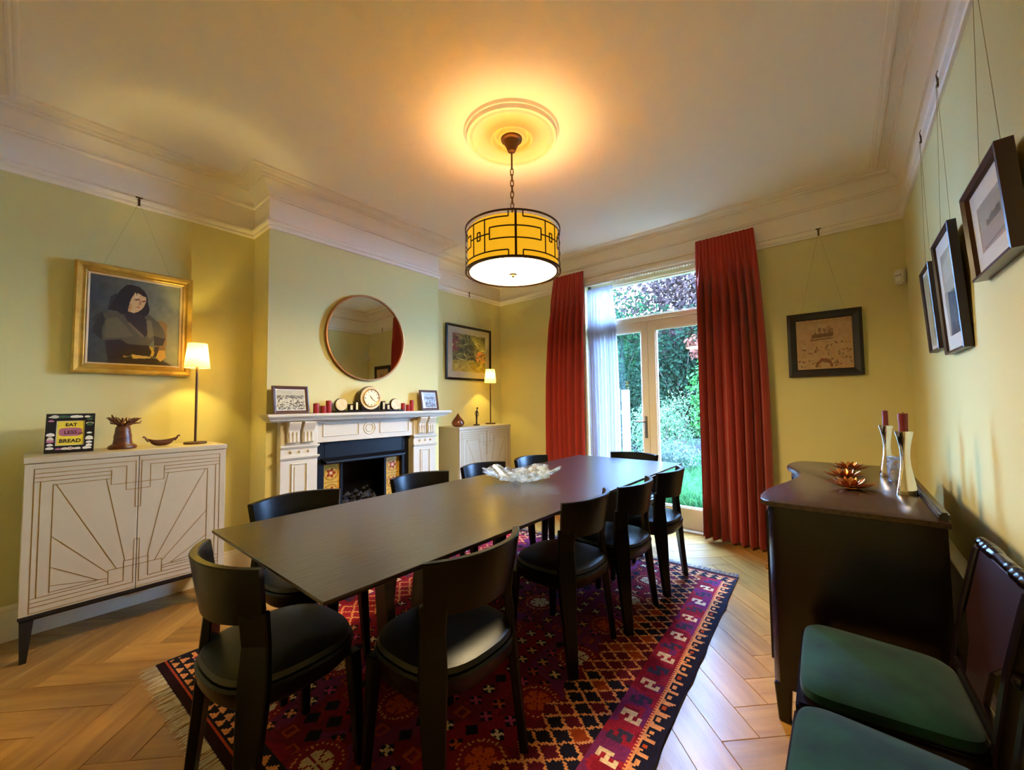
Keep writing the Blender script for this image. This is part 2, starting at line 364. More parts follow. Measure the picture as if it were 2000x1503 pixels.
# ------------------------------------------------------------------ curtains
def curtain(name, label, tops, bots, nf, z0, z1, head, y, amp, m, cat='curtain', phase=0.0, seedv=1, thick=0.004, ycen=None):
    t = thing(name, label, cat, ((tops[0] + tops[1]) / 2, y, z0))
    cx = (tops[0] + tops[1]) / 2; rs = np.random.default_rng(seedv); nu = nf * 14 + 1
    wob = rs.normal(0, 1, 8)
    def pt(u, z):
        k = (z1 - z) / (z1 - z0); e = min(1, max(0, (z1 - head - z) / 0.45)); e = e * e * (3 - 2 * e)
        kk = 1 - (1 - min(1, k * 1.6)) ** 2
        xl = tops[0] + (bots[0] - tops[0]) * kk; xr = tops[1] + (bots[1] - tops[1]) * kk
        uu = u + 0.012 * math.sin(u * 9 + wob[0]) * e + 0.006 * math.sin(u * 23 + wob[1] + z) * e
        ph = uu * nf * 2 * math.pi + phase
        a = amp * (0.22 + 0.78 * e) * (1 + 0.25 * math.sin(u * 11 + wob[2]))
        if e < 0.6: ph2 = ph * 2; fold = (1 - e) * 0.35 * math.sin(ph2) + math.sin(ph) * (0.25 + 0.75 * e)
        else: fold = math.sin(ph)
        fold = math.copysign(abs(fold) ** 0.75, fold)
        return (xl + (xr - xl) * u + 0.006 * e * math.sin(ph * 2 + 1) - cx, a * fold + 0.012 * e * math.sin(u * 5 + z * 1.3 + wob[3]), z - z0)
    def sheet(za, zb, nz, nm):
        zs = np.linspace(za, zb, nz); P = [[pt(i / (nu - 1), z) for i in range(nu)] for z in zs]
        vs = [p for r in P for p in r] + [(p[0], p[1] + thick, p[2]) for r in P for p in r]; N0 = nu * nz; fs = []
        for j in range(nz - 1):
            for i in range(nu - 1):
                a = j * nu + i; fs.append((a, a + 1, a + nu + 1, a + nu)); fs.append((N0 + a, N0 + a + nu, N0 + a + nu + 1, N0 + a + 1))
        for i in range(nu - 1):
            fs.append((i, N0 + i, N0 + i + 1, i + 1)); b = (nz - 1) * nu + i; fs.append((b, b + 1, N0 + b + 1, N0 + b))
        for j in range(nz - 1):
            a = j * nu; fs.append((a, a + nu, N0 + a + nu, N0 + a)); b = a + nu - 1; fs.append((b, N0 + b, N0 + b + nu, b + nu))
        MB().add(vs, fs).build(nm, m, t, smooth=True)
    sheet(z0, z1 - head, 28, 'drape'); sheet(z1 - head, z1, 7, 'heading')
    return t
curtain('curtain', 'rust red velvet curtain to the left of the glass doors', (0.965, 1.368), (0.79, 1.36), 7, 0.02, 2.80, 0.16, -0.105, 0.044, VELVET, seedv=3)
curtain('curtain', 'rust red velvet curtain to the right of the glass doors, beside the sideboard', (2.583, 3.068), (2.56, 3.14), 8, 0.022, 2.81, 0.16, -0.105, 0.048, VELVET, seedv=5, phase=1.0)
curtain('sheer_curtain', 'translucent white sheer curtain hanging over the left glass door', (1.36, 1.68), (1.36, 1.72), 9, 0.03, 2.60, 0.07, -0.008, 0.012, SHEER, seedv=9, thick=0.001)
tr = thing('curtain_track', 'white curtain track with gliders above the glass doors', 'curtain track', (2.0, -0.03, 2.62))
MB().box(-0.64, 0.66, -0.010, 0.006, 0.012, 0.032).build('track', PLASTIC, tr, bevel=0.002)
gl = None
for k in range(34):
    x = -0.30 + k * 0.0275
    if gl is None: gl = MB().box(-0.006, 0.006, -0.006, 0.003, -0.006, 0.012).build('glider', PLASTIC, tr); gl.location = (x, 0, 0)
    else:
        o = gl.copy(); COL.objects.link(o); o.location = (x, 0, 0)

# ------------------------------------------------------------------ fireplace
YM = (FO0 + FO1) / 2
fp = thing('fireplace_surround', 'white carved fireplace surround with mantel shelf on the chimney breast', 'fireplace', (CB, YM, 0))
# local coords: x out from the breast, y along, z up
shp = MB()
for a, b, z0, z1 in ((0.185, 0.862, 1.200, 1.222), (0.172, 0.850, 1.190, 1.200), (0.150, 0.835, 1.172, 1.190), (0.120, 0.815, 1.160, 1.172)): shp.box(0.001, a, -b, b, z0, z1)
shp.build('mantel_shelf', SURROUND, fp, bevel=0.005, seg=2)
fz = MB().box(0.001, 0.062, -0.715, 0.715, 0.986, 1.159).build('frieze', SURROUND, fp, bevel=0.002)
for sgn in (-1, 1):
    y0, y1 = sorted((sgn * 0.10, sgn * 0.415))
    m = MB()
    for a, b, c, d in ((y0, y1, 1.128, 1.136), (y0, y1, 1.030, 1.038), (y0, y0 + 0.008, 1.030, 1.136), (y1 - 0.008, y1, 1.030, 1.136)): m.box(0.061, 0.069, a, b, c, d)
    m.build('panel_moulding', SURROUND, fp, bevel=0.002)
for r0 in (0.055, 0.034):
    MB().tube([(0.064, r0 * math.cos(k * math.pi / 16), 1.084 + r0 * math.sin(k * math.pi / 16)) for k in range(32)], 0.0045, closed=True).build('ring_moulding', SURROUND, fp, smooth=True)
for sgn in (-1, 1):
    yc = sgn * 0.598; j = MB().box(0.001, 0.075, yc - 0.137, yc + 0.137, 0.0, 1.160).build('jamb', SURROUND, fp, bevel=0.003)
    MB().box(0.075, 0.088, yc - 0.143, yc + 0.143, 0.0, 0.16).build('plinth_block', SURROUND, j, bevel=0.003)
    m = MB()
    for a, b, c, d in ((-0.06, 0.06, 0.835, 0.845), (-0.06, 0.06, 0.22, 0.23), (-0.06, -0.05, 0.22, 0.845), (0.05, 0.06, 0.22, 0.845)): m.box(0.074, 0.083, yc + a, yc + b, c, d)
    m.box(0.074, 0.079, yc - 0.038, yc + 0.038, 0.245, 0.82)
    m.build('panel_moulding', SURROUND, j, bevel=0.0025)
    for z in (0.885, 0.968):
        MB().box(0.074, 0.096, yc - 0.146, yc + 0.146, z, z + 0.014).box(0.074, 0.087, yc - 0.142, yc + 0.142, z - 0.010, z).build('capital_band', SURROUND, j, bevel=0.003)
    for k in (-1, 0, 1):
        MB().add([(0.096, yc + k * 0.066, 0.933), (0.074, yc + k * 0.066 - 0.016, 0.933), (0.074, yc + k * 0.066, 0.917), (0.074, yc + k * 0.066 + 0.016, 0.933), (0.074, yc + k * 0.066, 0.949)],
                 [(0, 1, 2), (0, 2, 3), (0, 3, 4), (0, 4, 1)]).build('rosette', SURROUND, j)
    for k in (-1, 1):
        yb = yc + k * 0.054; rings = []
        for z, d in ((0.998, 0.092), (1.004, 0.106), (1.03, 0.106), (1.06, 0.100), (1.10, 0.112), (1.13, 0.130), (1.15, 0.140), (1.162, 0.140)):
            rings.append([(0.074, yb - 0.043, z), (d, yb - 0.043, z), (d, yb + 0.043, z), (0.074, yb + 0.043, z)])
        br = MB().loft(rings).build('bracket', SURROUND, j, bevel=0.002)
        for q in (-0.028, 0.0, 0.028): MB().box(0.098, 0.111, yb + q - 0.008, yb + q + 0.008, 1.008, 1.085).build('flute', SURROUND, br, bevel=0.003)
# cast iron insert
ins = thing('cast_iron_fireplace', 'black cast iron fireplace insert with floral tile panels inside the white surround', 'fireplace insert', (CB, YM, 0))
hw = (FO1 - FO0) / 2
m = MB().box(-0.30, -0.29, -hw, hw, 0, 0.984).box(-0.29, 0.0, -hw + 0.001, -hw + 0.012, 0, 0.984).box(-0.29, 0.0, hw - 0.012, hw - 0.001, 0, 0.984)
m.box(-0.06, 0.01, -hw + 0.012, -hw + 0.085, 0, 0.98).box(-0.06, 0.01, hw - 0.085, hw - 0.012, 0, 0.98).box(-0.06, 0.01, -hw + 0.085, hw - 0.085, 0.845, 0.98)
m.box(-0.06, -0.02, -0.225, -0.200, 0, 0.80).box(-0.06, -0.02, 0.200, 0.225, 0, 0.80).box(-0.06, -0.02, -hw + 0.08, hw - 0.08, 0.795, 0.845)
m.build('cast_iron_body', IRON, ins, bevel=0.003)
hd = []
for x, z, w_ in ((-0.02, 0.86, 0.40), (0.03, 0.845, 0.40), (0.055, 0.825, 0.385), (0.058, 0.812, 0.375), (0.02, 0.80, 0.35)): hd.append([(x, -w_, z), (x, w_, z), (x - 0.012, w_, z - 0.006), (x - 0.012, -w_, z - 0.006)])
MB().loft(hd).build('hood', IRON, ins, smooth=True)
def tile_paint(U, V):
    C = mixc((206, 160, 66), (176, 128, 44), noise2(U, V, 8, 5))
    for cx, cy, r, c in ((0.5, 0.5, 0.30, (138, 40, 20)), (0.1, 0.1, 0.22, (196, 148, 60)), (0.9, 0.1, 0.22, (196, 148, 60)), (0.1, 0.9, 0.22, (196, 148, 60)), (0.9, 0.9, 0.22, (196, 148, 60))):
        th = np.arctan2(V - cy, U - cx); d = np.hypot(U - cx, V - cy); C[d < r * (0.75 + 0.25 * np.cos(5 * th))] = c
    d = np.hypot(U - 0.5, V - 0.5); C[d < 0.10] = (214, 170, 120); C[(d > 0.36) & (d < 0.40)] = (120, 60, 24)
    return C
tile0 = None
for sgn in (-1, 1):
    for k in range(5):
        if tile0 is None: tile0 = canvas('tile', 0.150, 0.150, tile_paint, PAINTGLOSS, ins, nx=26, ny=26); o = tile0
        else: o = tile0.copy(); COL.objects.link(o)
        o.rotation_euler = (0, 0, math.pi / 2); o.location = (-0.032, sgn * 0.298, 0.795 - (k + 1) * 0.153)
grt = MB()
for k in range(9):
    a = -1 + 2 * k / 8; grt.tube([(-0.035 - 0.05 * a * a, 0.155 * a, 0.30), (-0.02 - 0.05 * a * a, 0.16 * a, 0.42)], 0.006, 6)
for z in (0.30, 0.42, 0.36): grt.tube([(-0.03 - 0.05 * (q / 6.0) ** 2, 0.17 * q / 6.0, z) for q in range(-6, 7)], 0.007, 6)
grt.build('grate', IRON, ins, smooth=True)
coalm = mat('coal', (40, 38, 44), rough=0.55, bump=0.4, bscale=40); cm = MB()
for k in range(60):
    c = Vector((-0.13 + random.uniform(-0.08, 0.06), random.uniform(-0.15, 0.15), 0.40 + random.uniform(0, 0.13) * (1 - abs(random.uniform(-1, 1)) * 0.5))); r = random.uniform(0.018, 0.034)
    vs = [tuple(c + Vector(d).normalized() * r * random.uniform(0.7, 1.2)) for d in ((1, 0, 0), (-1, 0, 0), (0, 1, 0), (0, -1, 0), (0, 0, 1), (0, 0, -1))]
    cm.add(vs, [(0, 2, 4), (2, 1, 4), (1, 3, 4), (3, 0, 4), (2, 0, 5), (1, 2, 5), (3, 1, 5), (0, 3, 5)])
co = cm.build('coals', coalm, ins); co['kind'] = 'stuff'
struct(MB().box(CB, 0.80, -2.95, -1.43, 0.0, 0.018).build('trim_5', mat('slate_hearth', (40, 38, 38), rough=0.5), bevel=0.003))

# ------------------------------------------------------------------ art deco cabinets
def cabinet(label, y0):
    w, d = 0.862, 0.42
    t = thing('art_deco_cabinet', label, 'cabinet', (0.024, y0 + w / 2, 0), 0, 'white art deco cabinets'); d -= 0.024; h = w / 2
    MB().box(0, d - 0.022, -h, h, 0.235, 1.000).build('body', CABWHITE, t, bevel=0.002)
    MB().box(0, d + 0.004, -h - 0.004, h + 0.004, 1.000, 1.031).build('top', CABWHITE, t, bevel=0.003)
    MB().box(0.01, d - 0.022, -h + 0.005, h - 0.005, 0.205, 0.235).box(d - 0.022, d, -h, h, 0.222, 0.236).build('base_frame', BLACKMETAL, t, bevel=0.002)
    for sx in (0.03, d - 0.035):
        for sy in (-1, 1):
            y = sy * (h - 0.03); f = sx > 0.1
            MB().loft([[(sx + dx * 0.012, y + sy * 0.006 + dy * 0.012, 0) for dx, dy in ((-1, -1), (1, -1), (1, 1), (-1, 1))],
                       [(sx + dx * 0.024, y + dy * 0.024, 0.206) for dx, dy in ((-1, -1), (1, -1), (1, 1), (-1, 1))]]).build('leg', BLACKMETAL, t)
    for sg in (-1, 1):
        ya, yb = (-h + 0.002, -0.0015) if sg < 0 else (0.0015, h - 0.002)
        dr = MB().box(d - 0.021, d, ya, yb, 0.238, 0.997).build('door', CABWHITE, t, bevel=0.0015)
        x = d
        def Y(q): return sg * q                    # q: distance from the meeting edge
        segs = []
        def L(q0, z0, q1, z1): segs.append(((Y(q0), z0), (Y(q1), z1)))
        o, o2, inn = 0.396, 0.374, 0.330
        L(o, 0.970, o, 0.248); L(o2, 0.904, o2, 0.318); L(inn, 0.882, inn, 0.332)
        L(o, 0.970, 0.012, 0.970); L(0.012, 0.970, 0.012, 0.706); L(0.012, 0.706, 0.0, 0.706)
        L(o, 0.946, 0.052, 0.946); L(0.052, 0.946, 0.052, 0.810); L(0.052, 0.810, 0.0, 0.810)
        L(o, 0.925, 0.114, 0.925); L(0.114, 0.925, 0.114, 0.848); L(0.114, 0.848, 0.0, 0.848)
        L(o, 0.904, 0.114, 0.904); L(inn, 0.882, 0.12, 0.882)
        L(o, 0.248, 0.0, 0.248); L(o, 0.276, 0.012, 0.276); L(0.012, 0.276, 0.012, 0.52); L(0.012, 0.52, 0.0, 0.52)
        L(o, 0.297, 0.052, 0.297); L(0.052, 0.297, 0.052, 0.408); L(0.052, 0.408, 0.0, 0.408)
        L(o, 0.318, 0.114, 0.318); L(0.114, 0.297, 0.114, 0.374); L(0.114, 0.374, 0.0, 0.374); L(inn, 0.332, 0.16, 0.332)
        for a in ((0.320, 0.882, 0.082, 0.376), (0.134, 0.882, 0.048, 0.412), (inn, 0.617, 0.114, 0.361), (inn, 0.459, 0.15, 0.334), (inn, 0.364, 0.114, 0.330)): L(*a)
        g = MB()
        for (p, q) in segs:
            dv = Vector((q[0] - p[0], q[1] - p[1])); ln = dv.length
            if ln < 1e-4: continue
            n = Vector((-dv.y, dv.x)) / ln * 0.0016; e = dv / ln * 0.0016
            P = [(p[0] - e.x + n.x, p[1] - e.y + n.y), (q[0] + e.x + n.x, q[1] + e.y + n.y), (q[0] + e.x - n.x, q[1] + e.y - n.y), (p[0] - e.x - n.x, p[1] - e.y - n.y)]
            g.loft([[(x - 0.002, a, b) for a, b in P], [(x + 0.0008, a, b) for a, b in P]])
        g.build('inlay', GOLDLINE, dr)
    return t
cabinet('white art deco cabinet with sunburst doors under the portrait of a woman', -4.146)
cabinet('white art deco cabinet with sunburst doors in the far alcove beside the fireplace', -1.168)

# ------------------------------------------------------------------ table lamps
def table_lamp(label, x, y, z):
    t = thing('table_lamp', label, 'lamp', (x, y, z), 0, 'lit table lamps')
    MB().lathe([(0.0, 0), (0.062, 0), (0.064, 0.004), (0.064, 0.012), (0.060, 0.015), (0.012, 0.016), (0.0, 0.018)], n=32).build('base', BRONZE, t, smooth=True)
    MB().tube([(0, 0, 0.014), (0, 0, 0.56)], 0.0075, 12).build('stem', BRONZE, t, smooth=True)
    sh = MATS.get('lamp_shade_fabric') or cloth_mat('lamp_shade_fabric', (246, 226, 160), 0.0, 0.32)
    zb, zt, rb, rt_ = 0.520, 0.686, 0.073, 0.055
    MB().lathe([(rb, zb), (rt_, zt)], n=40, cap=False).build('lamp_shade', sh, t, smooth=True)
    MB().tube([(rb * math.cos(k * math.pi / 20), rb * math.sin(k * math.pi / 20), zb) for k in range(40)], 0.0016, 6, True).build('shade_trim', CREAMSLIP, t)
    MB().lathe([(0.0, 0.545), (0.012, 0.547), (0.016, 0.57), (0.014, 0.60), (0.022, 0.625), (0.018, 0.65), (0.0, 0.662)], n=16).build('bulb', emit_mat('bulb_glass', LAMPC, 1.0), t, smooth=True)
    l = bpy.data.lights.new('lamp_light', 'POINT'); l.energy = LAMP_W; l.color = LAMPC; l.shadow_soft_size = 0.02
    o = bpy.data.objects.new('lamp_light', l); COL.objects.link(o); o.parent = t; o.location = (0.0, 0.0, 0.605)
    MB().tube([(-0.05, 0.0, 0.004), (-0.09, 0.02, 0.004), (-0.13, 0.05, 0.004), (-0.155, 0.06, 0.004)], 0.0025, 6).build('cable', BLACKMETAL, t)
    return t
LAMPC_SHADE = (1.0, 0.80, 0.40)
table_lamp('lit table lamp with cream shade on the cabinet below the portrait', 0.20, -3.405, 1.031)
table_lamp('lit table lamp with cream shade on the cabinet in the far corner', 0.20, -0.430, 1.031)

# ------------------------------------------------------------------ pendant and ceiling rose
PX, PY = 2.036, -2.20
rp = [(0.0, -0.020), (0.062, -0.020), (0.070, -0.036), (0.086, -0.038), (0.096, -0.022), (0.112, -0.022), (0.122, -0.044), (0.138, -0.046), (0.150, -0.030), (0.168, -0.016), (0.205, -0.016),
      (0.225, -0.030), (0.252, -0.040), (0.266, -0.026), (0.272, -0.042), (0.288, -0.042), (0.294, -0.020), (0.303, -0.018), (0.308, 0.0)]
ros = MB(); n = 72
rings = [[(r * math.cos(2 * math.pi * k / n), r * math.sin(2 * math.pi * k / n), z) for k in range(n)] for r, z in rp[1:]]
ros.loft(rings, True)
ro = ros.build('ceiling_rose', WHITE, smooth=True, loc=(PX, PY, ZC)); tag(ro, 'round white plaster ceiling rose with concentric rings above the pendant', 'ceiling rose')
pd = thing('pendant_light', 'yellow drum pendant light with bronze fretwork hanging from the ceiling rose', 'pendant light', (PX, PY, ZC))
MB().lathe([(0.0, -0.016), (0.066, -0.016), (0.070, -0.030), (0.066, -0.046), (0.052, -0.052), (0.048, -0.066), (0.034, -0.092), (0.024, -0.118), (0.012, -0.124), (0.0, -0.126)], n=32).build('canopy', BRONZE, pd, smooth=True)
MB().tube([(0, 0, -0.12), (0, 0, -0.235)], 0.006, 10).build('rod', BRONZE, pd, smooth=True)
ZT, ZB, PR = 2.375 - ZC, 2.108 - ZC, 0.300
z = -0.232; k = 0; l0 = None
while z > ZT + 0.015:
    if l0 is None:
        pts = []
        for q in range(20):
            a = 2 * math.pi * q / 20; pts.append((0.010 * math.cos(a), 0, 0.014 * math.sin(a) + math.copysign(0.010, math.sin(a))))
        l0 = MB().tube(pts, 0.0032, 6, True).build('chain_link', BRONZE, pd, smooth=True); o = l0
    else: o = l0.copy(); COL.objects.link(o)
    o.location = (0, 0, z - 0.022); o.rotation_euler = (0, 0, k * math.pi / 2 + 0.4); z -= 0.037; k += 1
shm = emit_mat('yellow_drum_fabric', (0.90, 0.44, 0.012), PENDANT_SHADE, base=(206, 156, 30))
sr = PR - 0.016
MB().lathe([(sr, ZB + 0.004), (sr, ZT - 0.012), (sr - 0.003, ZT - 0.012), (sr - 0.003, ZB + 0.004), (sr, ZB + 0.004)], n=72, cap=False).build('drum_shade', shm, pd, smooth=True)
dm = emit_mat('frosted_diffuser', (1.0, 0.785, 0.43), PENDANT_DISC, base=(240, 230, 200))
MB().lathe([(sr - 0.004, ZB + 0.012), (sr - 0.06, ZB + 0.004), (0.10, ZB - 0.004), (0.0001, ZB - 0.006)], n=64, cap=False).build('diffuser', dm, pd, smooth=True)
MB().lathe([(0.0, -0.004), (0.026, -0.004), (0.026, -0.010), (0.014, -0.014), (0.012, -0.024), (0.006, -0.028), (0.0, -0.028)], (0, 0, ZB), 20).build('finial', BRONZE, pd, smooth=True)
def ring(r, z, w, hh, nm, mt): MB().lathe([(r - w, z - hh), (r, z - hh), (r, z + hh), (r - w, z + hh), (r - w, z - hh)], n=72, cap=False).build(nm, mt, pd)
FRET = mat('fret_bronze', (66, 34, 20), rough=0.45, metal=0.4)
ring(PR + 0.003, ZT, 0.006, 0.005, 'top_ring', FRET); ring(PR + 0.004, ZB, 0.006, 0.005, 'bottom_ring', FRET); ring(sr + 0.002, ZB + 0.004, 0.012, 0.006, 'shade_ring', BRONZE)
MB().lathe([(0.0, ZT - 0.075), (0.225, ZT - 0.075), (0.250, ZT - 0.085), (0.252, ZT - 0.083), (0.226, ZT - 0.072), (0.0, ZT - 0.072)], n=48).build('added_uplight_baffle', mat('white_enamel', (225, 220, 205), rough=0.5), pd, smooth=True)  # added pan inside the drum, blocks most of the light going up
fret = MB(); H = ZT - ZB
a_cam = math.atan2(-4.148 - PY, 3.625 - PX)
def arc(t0, t1, zf):
    nn = max(2, int(abs(t1 - t0) / 0.08)); zz = ZB + H * zf; w = 0.0036; d = 0.003
    rg = []
    for q in range(nn + 1):
        t = t0 + (t1 - t0) * q / nn; c, s_ = math.cos(t), math.sin(t)
        rg.append([((PR - d) * c, (PR - d) * s_, zz - w), (PR * c, PR * s_, zz - w), (PR * c, PR * s_, zz + w), ((PR - d) * c, (PR - d) * s_, zz + w)])
    fret.loft(rg)
def vert(t, z0, z1, w=0.0036):
    c, s_ = math.cos(t), math.sin(t); d = 0.003; dx, dy = -s_ * w, c * w; rg = []
    for zf in (z0, z1):
        zz = ZB + H * zf; rg.append([((PR - d) * c - dx, (PR - d) * s_ - dy, zz), (PR * c - dx, PR * s_ - dy, zz), (PR * c + dx, PR * s_ + dy, zz), ((PR - d) * c + dx, (PR - d) * s_ + dy, zz)])
    fret.loft(rg)
for q in range(4):
    c0 = a_cam + 0.06 + q * math.pi / 2; hp = math.pi / 4
    vert(c0, 0, 1, 0.0065)
    for sg in (-1, 1):
        arc(c0, c0 + sg * 0.52, 0.66); arc(c0, c0 + sg * 0.52, 0.40); vert(c0 + sg * 0.52, 0.40, 0.66)
        arc(c0 + sg * 0.52, c0 + sg * (hp + 0.06), 0.53); vert(c0 + sg * 0.63, 0.14, 0.88)
        vert(c0 + sg * 0.14, 0.86, 1.0); arc(c0 + sg * 0.14, c0 + sg * hp, 0.86); vert(c0 + sg * 0.14, 0.0, 0.14); arc(c0 + sg * 0.14, c0 + sg * hp, 0.14)
        vert(c0 + sg * (hp - 0.04), 0.44, 0.62); arc(c0 + sg * (hp - 0.04), c0 + sg * hp, 0.62); arc(c0 + sg * (hp - 0.04), c0 + sg * hp, 0.44)
fret.build('fretwork', FRET, pd)
sp = MB()
for q in range(3): a = q * 2.094; sp.tube([(0, 0, ZT), (sr * math.cos(a), sr * math.sin(a), ZT - 0.012)], 0.003, 6)
sp.build('spider', BRONZE, pd)
l = bpy.data.lights.new('pendant_bulb', 'POINT'); l.energy = PENDANT_W; l.color = WARM; l.shadow_soft_size = 0.05
o = bpy.data.objects.new('pendant_bulb', l); COL.objects.link(o); o.parent = pd; o.location = (0, 0, ZB + 0.10)

# ------------------------------------------------------------------ dining table
TX0, TX1, TY0, TY1, TZ = 1.555, 2.548, -3.635, -0.59, 0.76
tb = thing('dining_table', 'long black stained wooden dining table standing on the patterned rug', 'table', ((TX0 + TX1) / 2, (TY0 + TY1) / 2, 0.012))
cx, cy = (TX0 + TX1) / 2, (TY0 + TY1) / 2; hx, hy = (TX1 - TX0) / 2, (TY1 - TY0) / 2; tz = TZ - 0.012
MB().loft([[(sx * (hx - 0.035), sy * (hy - 0.035), tz - 0.032) for sx, sy in ((-1, -1), (1, -1), (1, 1), (-1, 1))],
           [(sx * hx, sy * hy, tz - 0.010) for sx, sy in ((-1, -1), (1, -1), (1, 1), (-1, 1))],
           [(sx * hx, sy * hy, tz) for sx, sy in ((-1, -1), (1, -1), (1, 1), (-1, 1))]]).build('tabletop', BLACKWOOD, tb, bevel=0.0015)
for ry in (-3.04 - cy, -1.19 - cy):
    MB().box(-0.32, 0.32, ry - 0.025, ry + 0.025, tz - 0.09, tz - 0.031).build('bearer', BLACKWOOD, tb, bevel=0.003)
    for sx in (-1, 1):
        MB().loft([[(sx * 0.10 + a * 0.045, ry + b * 0.025, 0.05) for a, b in ((-1, -1), (1, -1), (1, 1), (-1, 1))],
                   [(sx * 0.17 + a * 0.045, ry + b * 0.025, tz - 0.089) for a, b in ((-1, -1), (1, -1), (1, 1), (-1, 1))]]).build('leg', BLACKWOOD, tb, bevel=0.004)
    MB().loft([[(-0.26, ry - 0.025, 0), (0.26, ry - 0.025, 0), (0.26, ry + 0.025, 0), (-0.26, ry + 0.025, 0)], [(-0.26, ry - 0.025, 0.018), (0.26, ry - 0.025, 0.018), (0.26, ry + 0.025, 0.018), (-0.26, ry + 0.025, 0.018)],
               [(-0.14, ry - 0.025, 0.055), (0.14, ry - 0.025, 0.055), (0.14, ry + 0.025, 0.055), (-0.14, ry + 0.025, 0.055)]]).build('foot', BLACKWOOD, tb, bevel=0.003)
MB().box(-0.03, 0.03, -3.04 - cy, -1.19 - cy, 0.22, 0.29).build('stretcher', BLACKWOOD, tb, bevel=0.003)

# ------------------------------------------------------------------ black dining chairs
def make_chair():
    t = thing('dining_chair', '', 'chair', (0, 0, 0), 0, 'black dining chairs around the table')
    def sq(a, b, z, e=2.7, n=36, yo=0.0):
        P = []
        for k in range(n):
            th = 2 * math.pi * k / n; c, s_ = math.cos(th), math.sin(th)
            P.append((a * math.copysign(abs(c) ** (2 / e), c), b * math.copysign(abs(s_) ** (2 / e), s_) + yo, z))
        return P
    MB().loft([sq(0.205, 0.200, 0.372), sq(0.222, 0.218, 0.392), sq(0.228, 0.224, 0.432), sq(0.222, 0.218, 0.440)]).build('seat_frame', CHAIRWOOD, t, smooth=True)
    MB().loft([sq(0.212, 0.208, 0.436), sq(0.219, 0.215, 0.447), sq(0.213, 0.209, 0.462), sq(0.18, 0.178, 0.472), sq(0.10, 0.10, 0.474), sq(0.02, 0.02, 0.471)]).build('seat_pad', LEATHER, t, smooth=True)
    A = math.radians(42.5); nb = 28; RC = 0.095; zs = [(0.615, 0.0), (0.62, 1.0), (0.70, 1.0), (0.797, 1.0), (0.803, 0.0)]
    def R(z): return 0.300 + 0.034 * (z - 0.60) / 0.2
    outer = [[] for _ in range(nb + 1)]
    rings = []
    for i in range(nb + 1):
        a = -A + 2 * A * i / nb; e = abs(a) / A
        zb = 0.630 - 0.012 * (1 - e * e) + 0.03 * max(0, e - 0.75) / 0.25; zt = 0.800 - 0.006 * e
        ti = 0.013
        pr = []
        for z, off in ((zb, -ti), (zb, ti), (zt - 0.004, ti), (zt, ti - 0.004), (zt, -ti + 0.004), (zt - 0.004, -ti)):
            r = R(z) + off; pr.append((r * math.sin(a), -r * math.cos(a) + RC, z))
        rings.append(pr)
    MB().loft(rings).build('backrest', CHAIRWOOD, t, smooth=True)
    for sg in (-1, 1):
        rg = []
        for z, r, ad, wt, th in ((0.0, 0.352, 36.5, 0.024, 0.015), (0.20, 0.330, 37, 0.032, 0.016), (0.38, 0.312, 37.5, 0.042, 0.017), (0.46, 0.305, 37.5, 0.044, 0.016), (0.56, 0.299, 37.5, 0.040, 0.0135), (0.66, 0.309, 37, 0.042, 0.0128)):
            a = math.radians(ad) * sg; c = Vector((r * math.sin(a), -r * math.cos(a) + RC)); ra = Vector((math.sin(a), -math.cos(a))); ta = Vector((math.cos(a), math.sin(a)))
            rg.append([tuple((c + ra * p * th + ta * q * wt).to_3d() + Vector((0, 0, z))) for p, q in ((-1, -1), (1, -1), (1, 1), (-1, 1))])
        MB().loft(rg).build('leg', CHAIRWOOD, t, bevel=0.004)
        rg = []
        for z, x, y, w_ in ((0.0, 0.195, 0.195, 0.014), (0.20, 0.185, 0.185, 0.018), (0.39, 0.175, 0.175, 0.022)):
            rg.append([(sg * x + p * w_, y + q * w_, z) for p, q in ((-1, -1), (1, -1), (1, 1), (-1, 1))])
        MB().loft(rg).build('leg', CHAIRWOOD, t, bevel=0.004)
    return t
ch0 = make_chair(); RZ = 0.012
spots = [
    (2.487, -3.160, 91, 'black dining chair on the right side of the table, nearest the camera'),
    (2.428, -2.300, 90, 'black dining chair on the right side of the table, second from the near end'),
    (2.480, -1.810, 91, 'black dining chair on the right side of the table, third from the near end'),
    (2.495, -1.240, 91, 'black dining chair on the right side of the table, nearest the glass doors'),
    (1.545, -3.220, -90, 'black dining chair on the fireplace side of the table, nearest the big cabinet'),
    (1.555, -2.440, -95, 'black dining chair on the fireplace side of the table, in front of the fireplace opening'),
    (1.580, -1.855, -96, 'black dining chair on the fireplace side of the table, behind the glass bowl'),
    (1.640, -1.300, -92, 'black dining chair on the fireplace side of the table, nearest the left curtain'),
    (2.066, -3.560, 3, 'black dining chair at the near end of the table, at the rug fringe'),
    (2.095, -0.690, 180, 'black dining chair at the far end of the table, by the glass doors')]
for i, (x, y, a, lb) in enumerate(spots):
    c = ch0 if i == 0 else copy_tree(ch0)
    c.location = (x, y, RZ); c.rotation_euler = (0, 0, math.radians(a)); c['label'] = lb

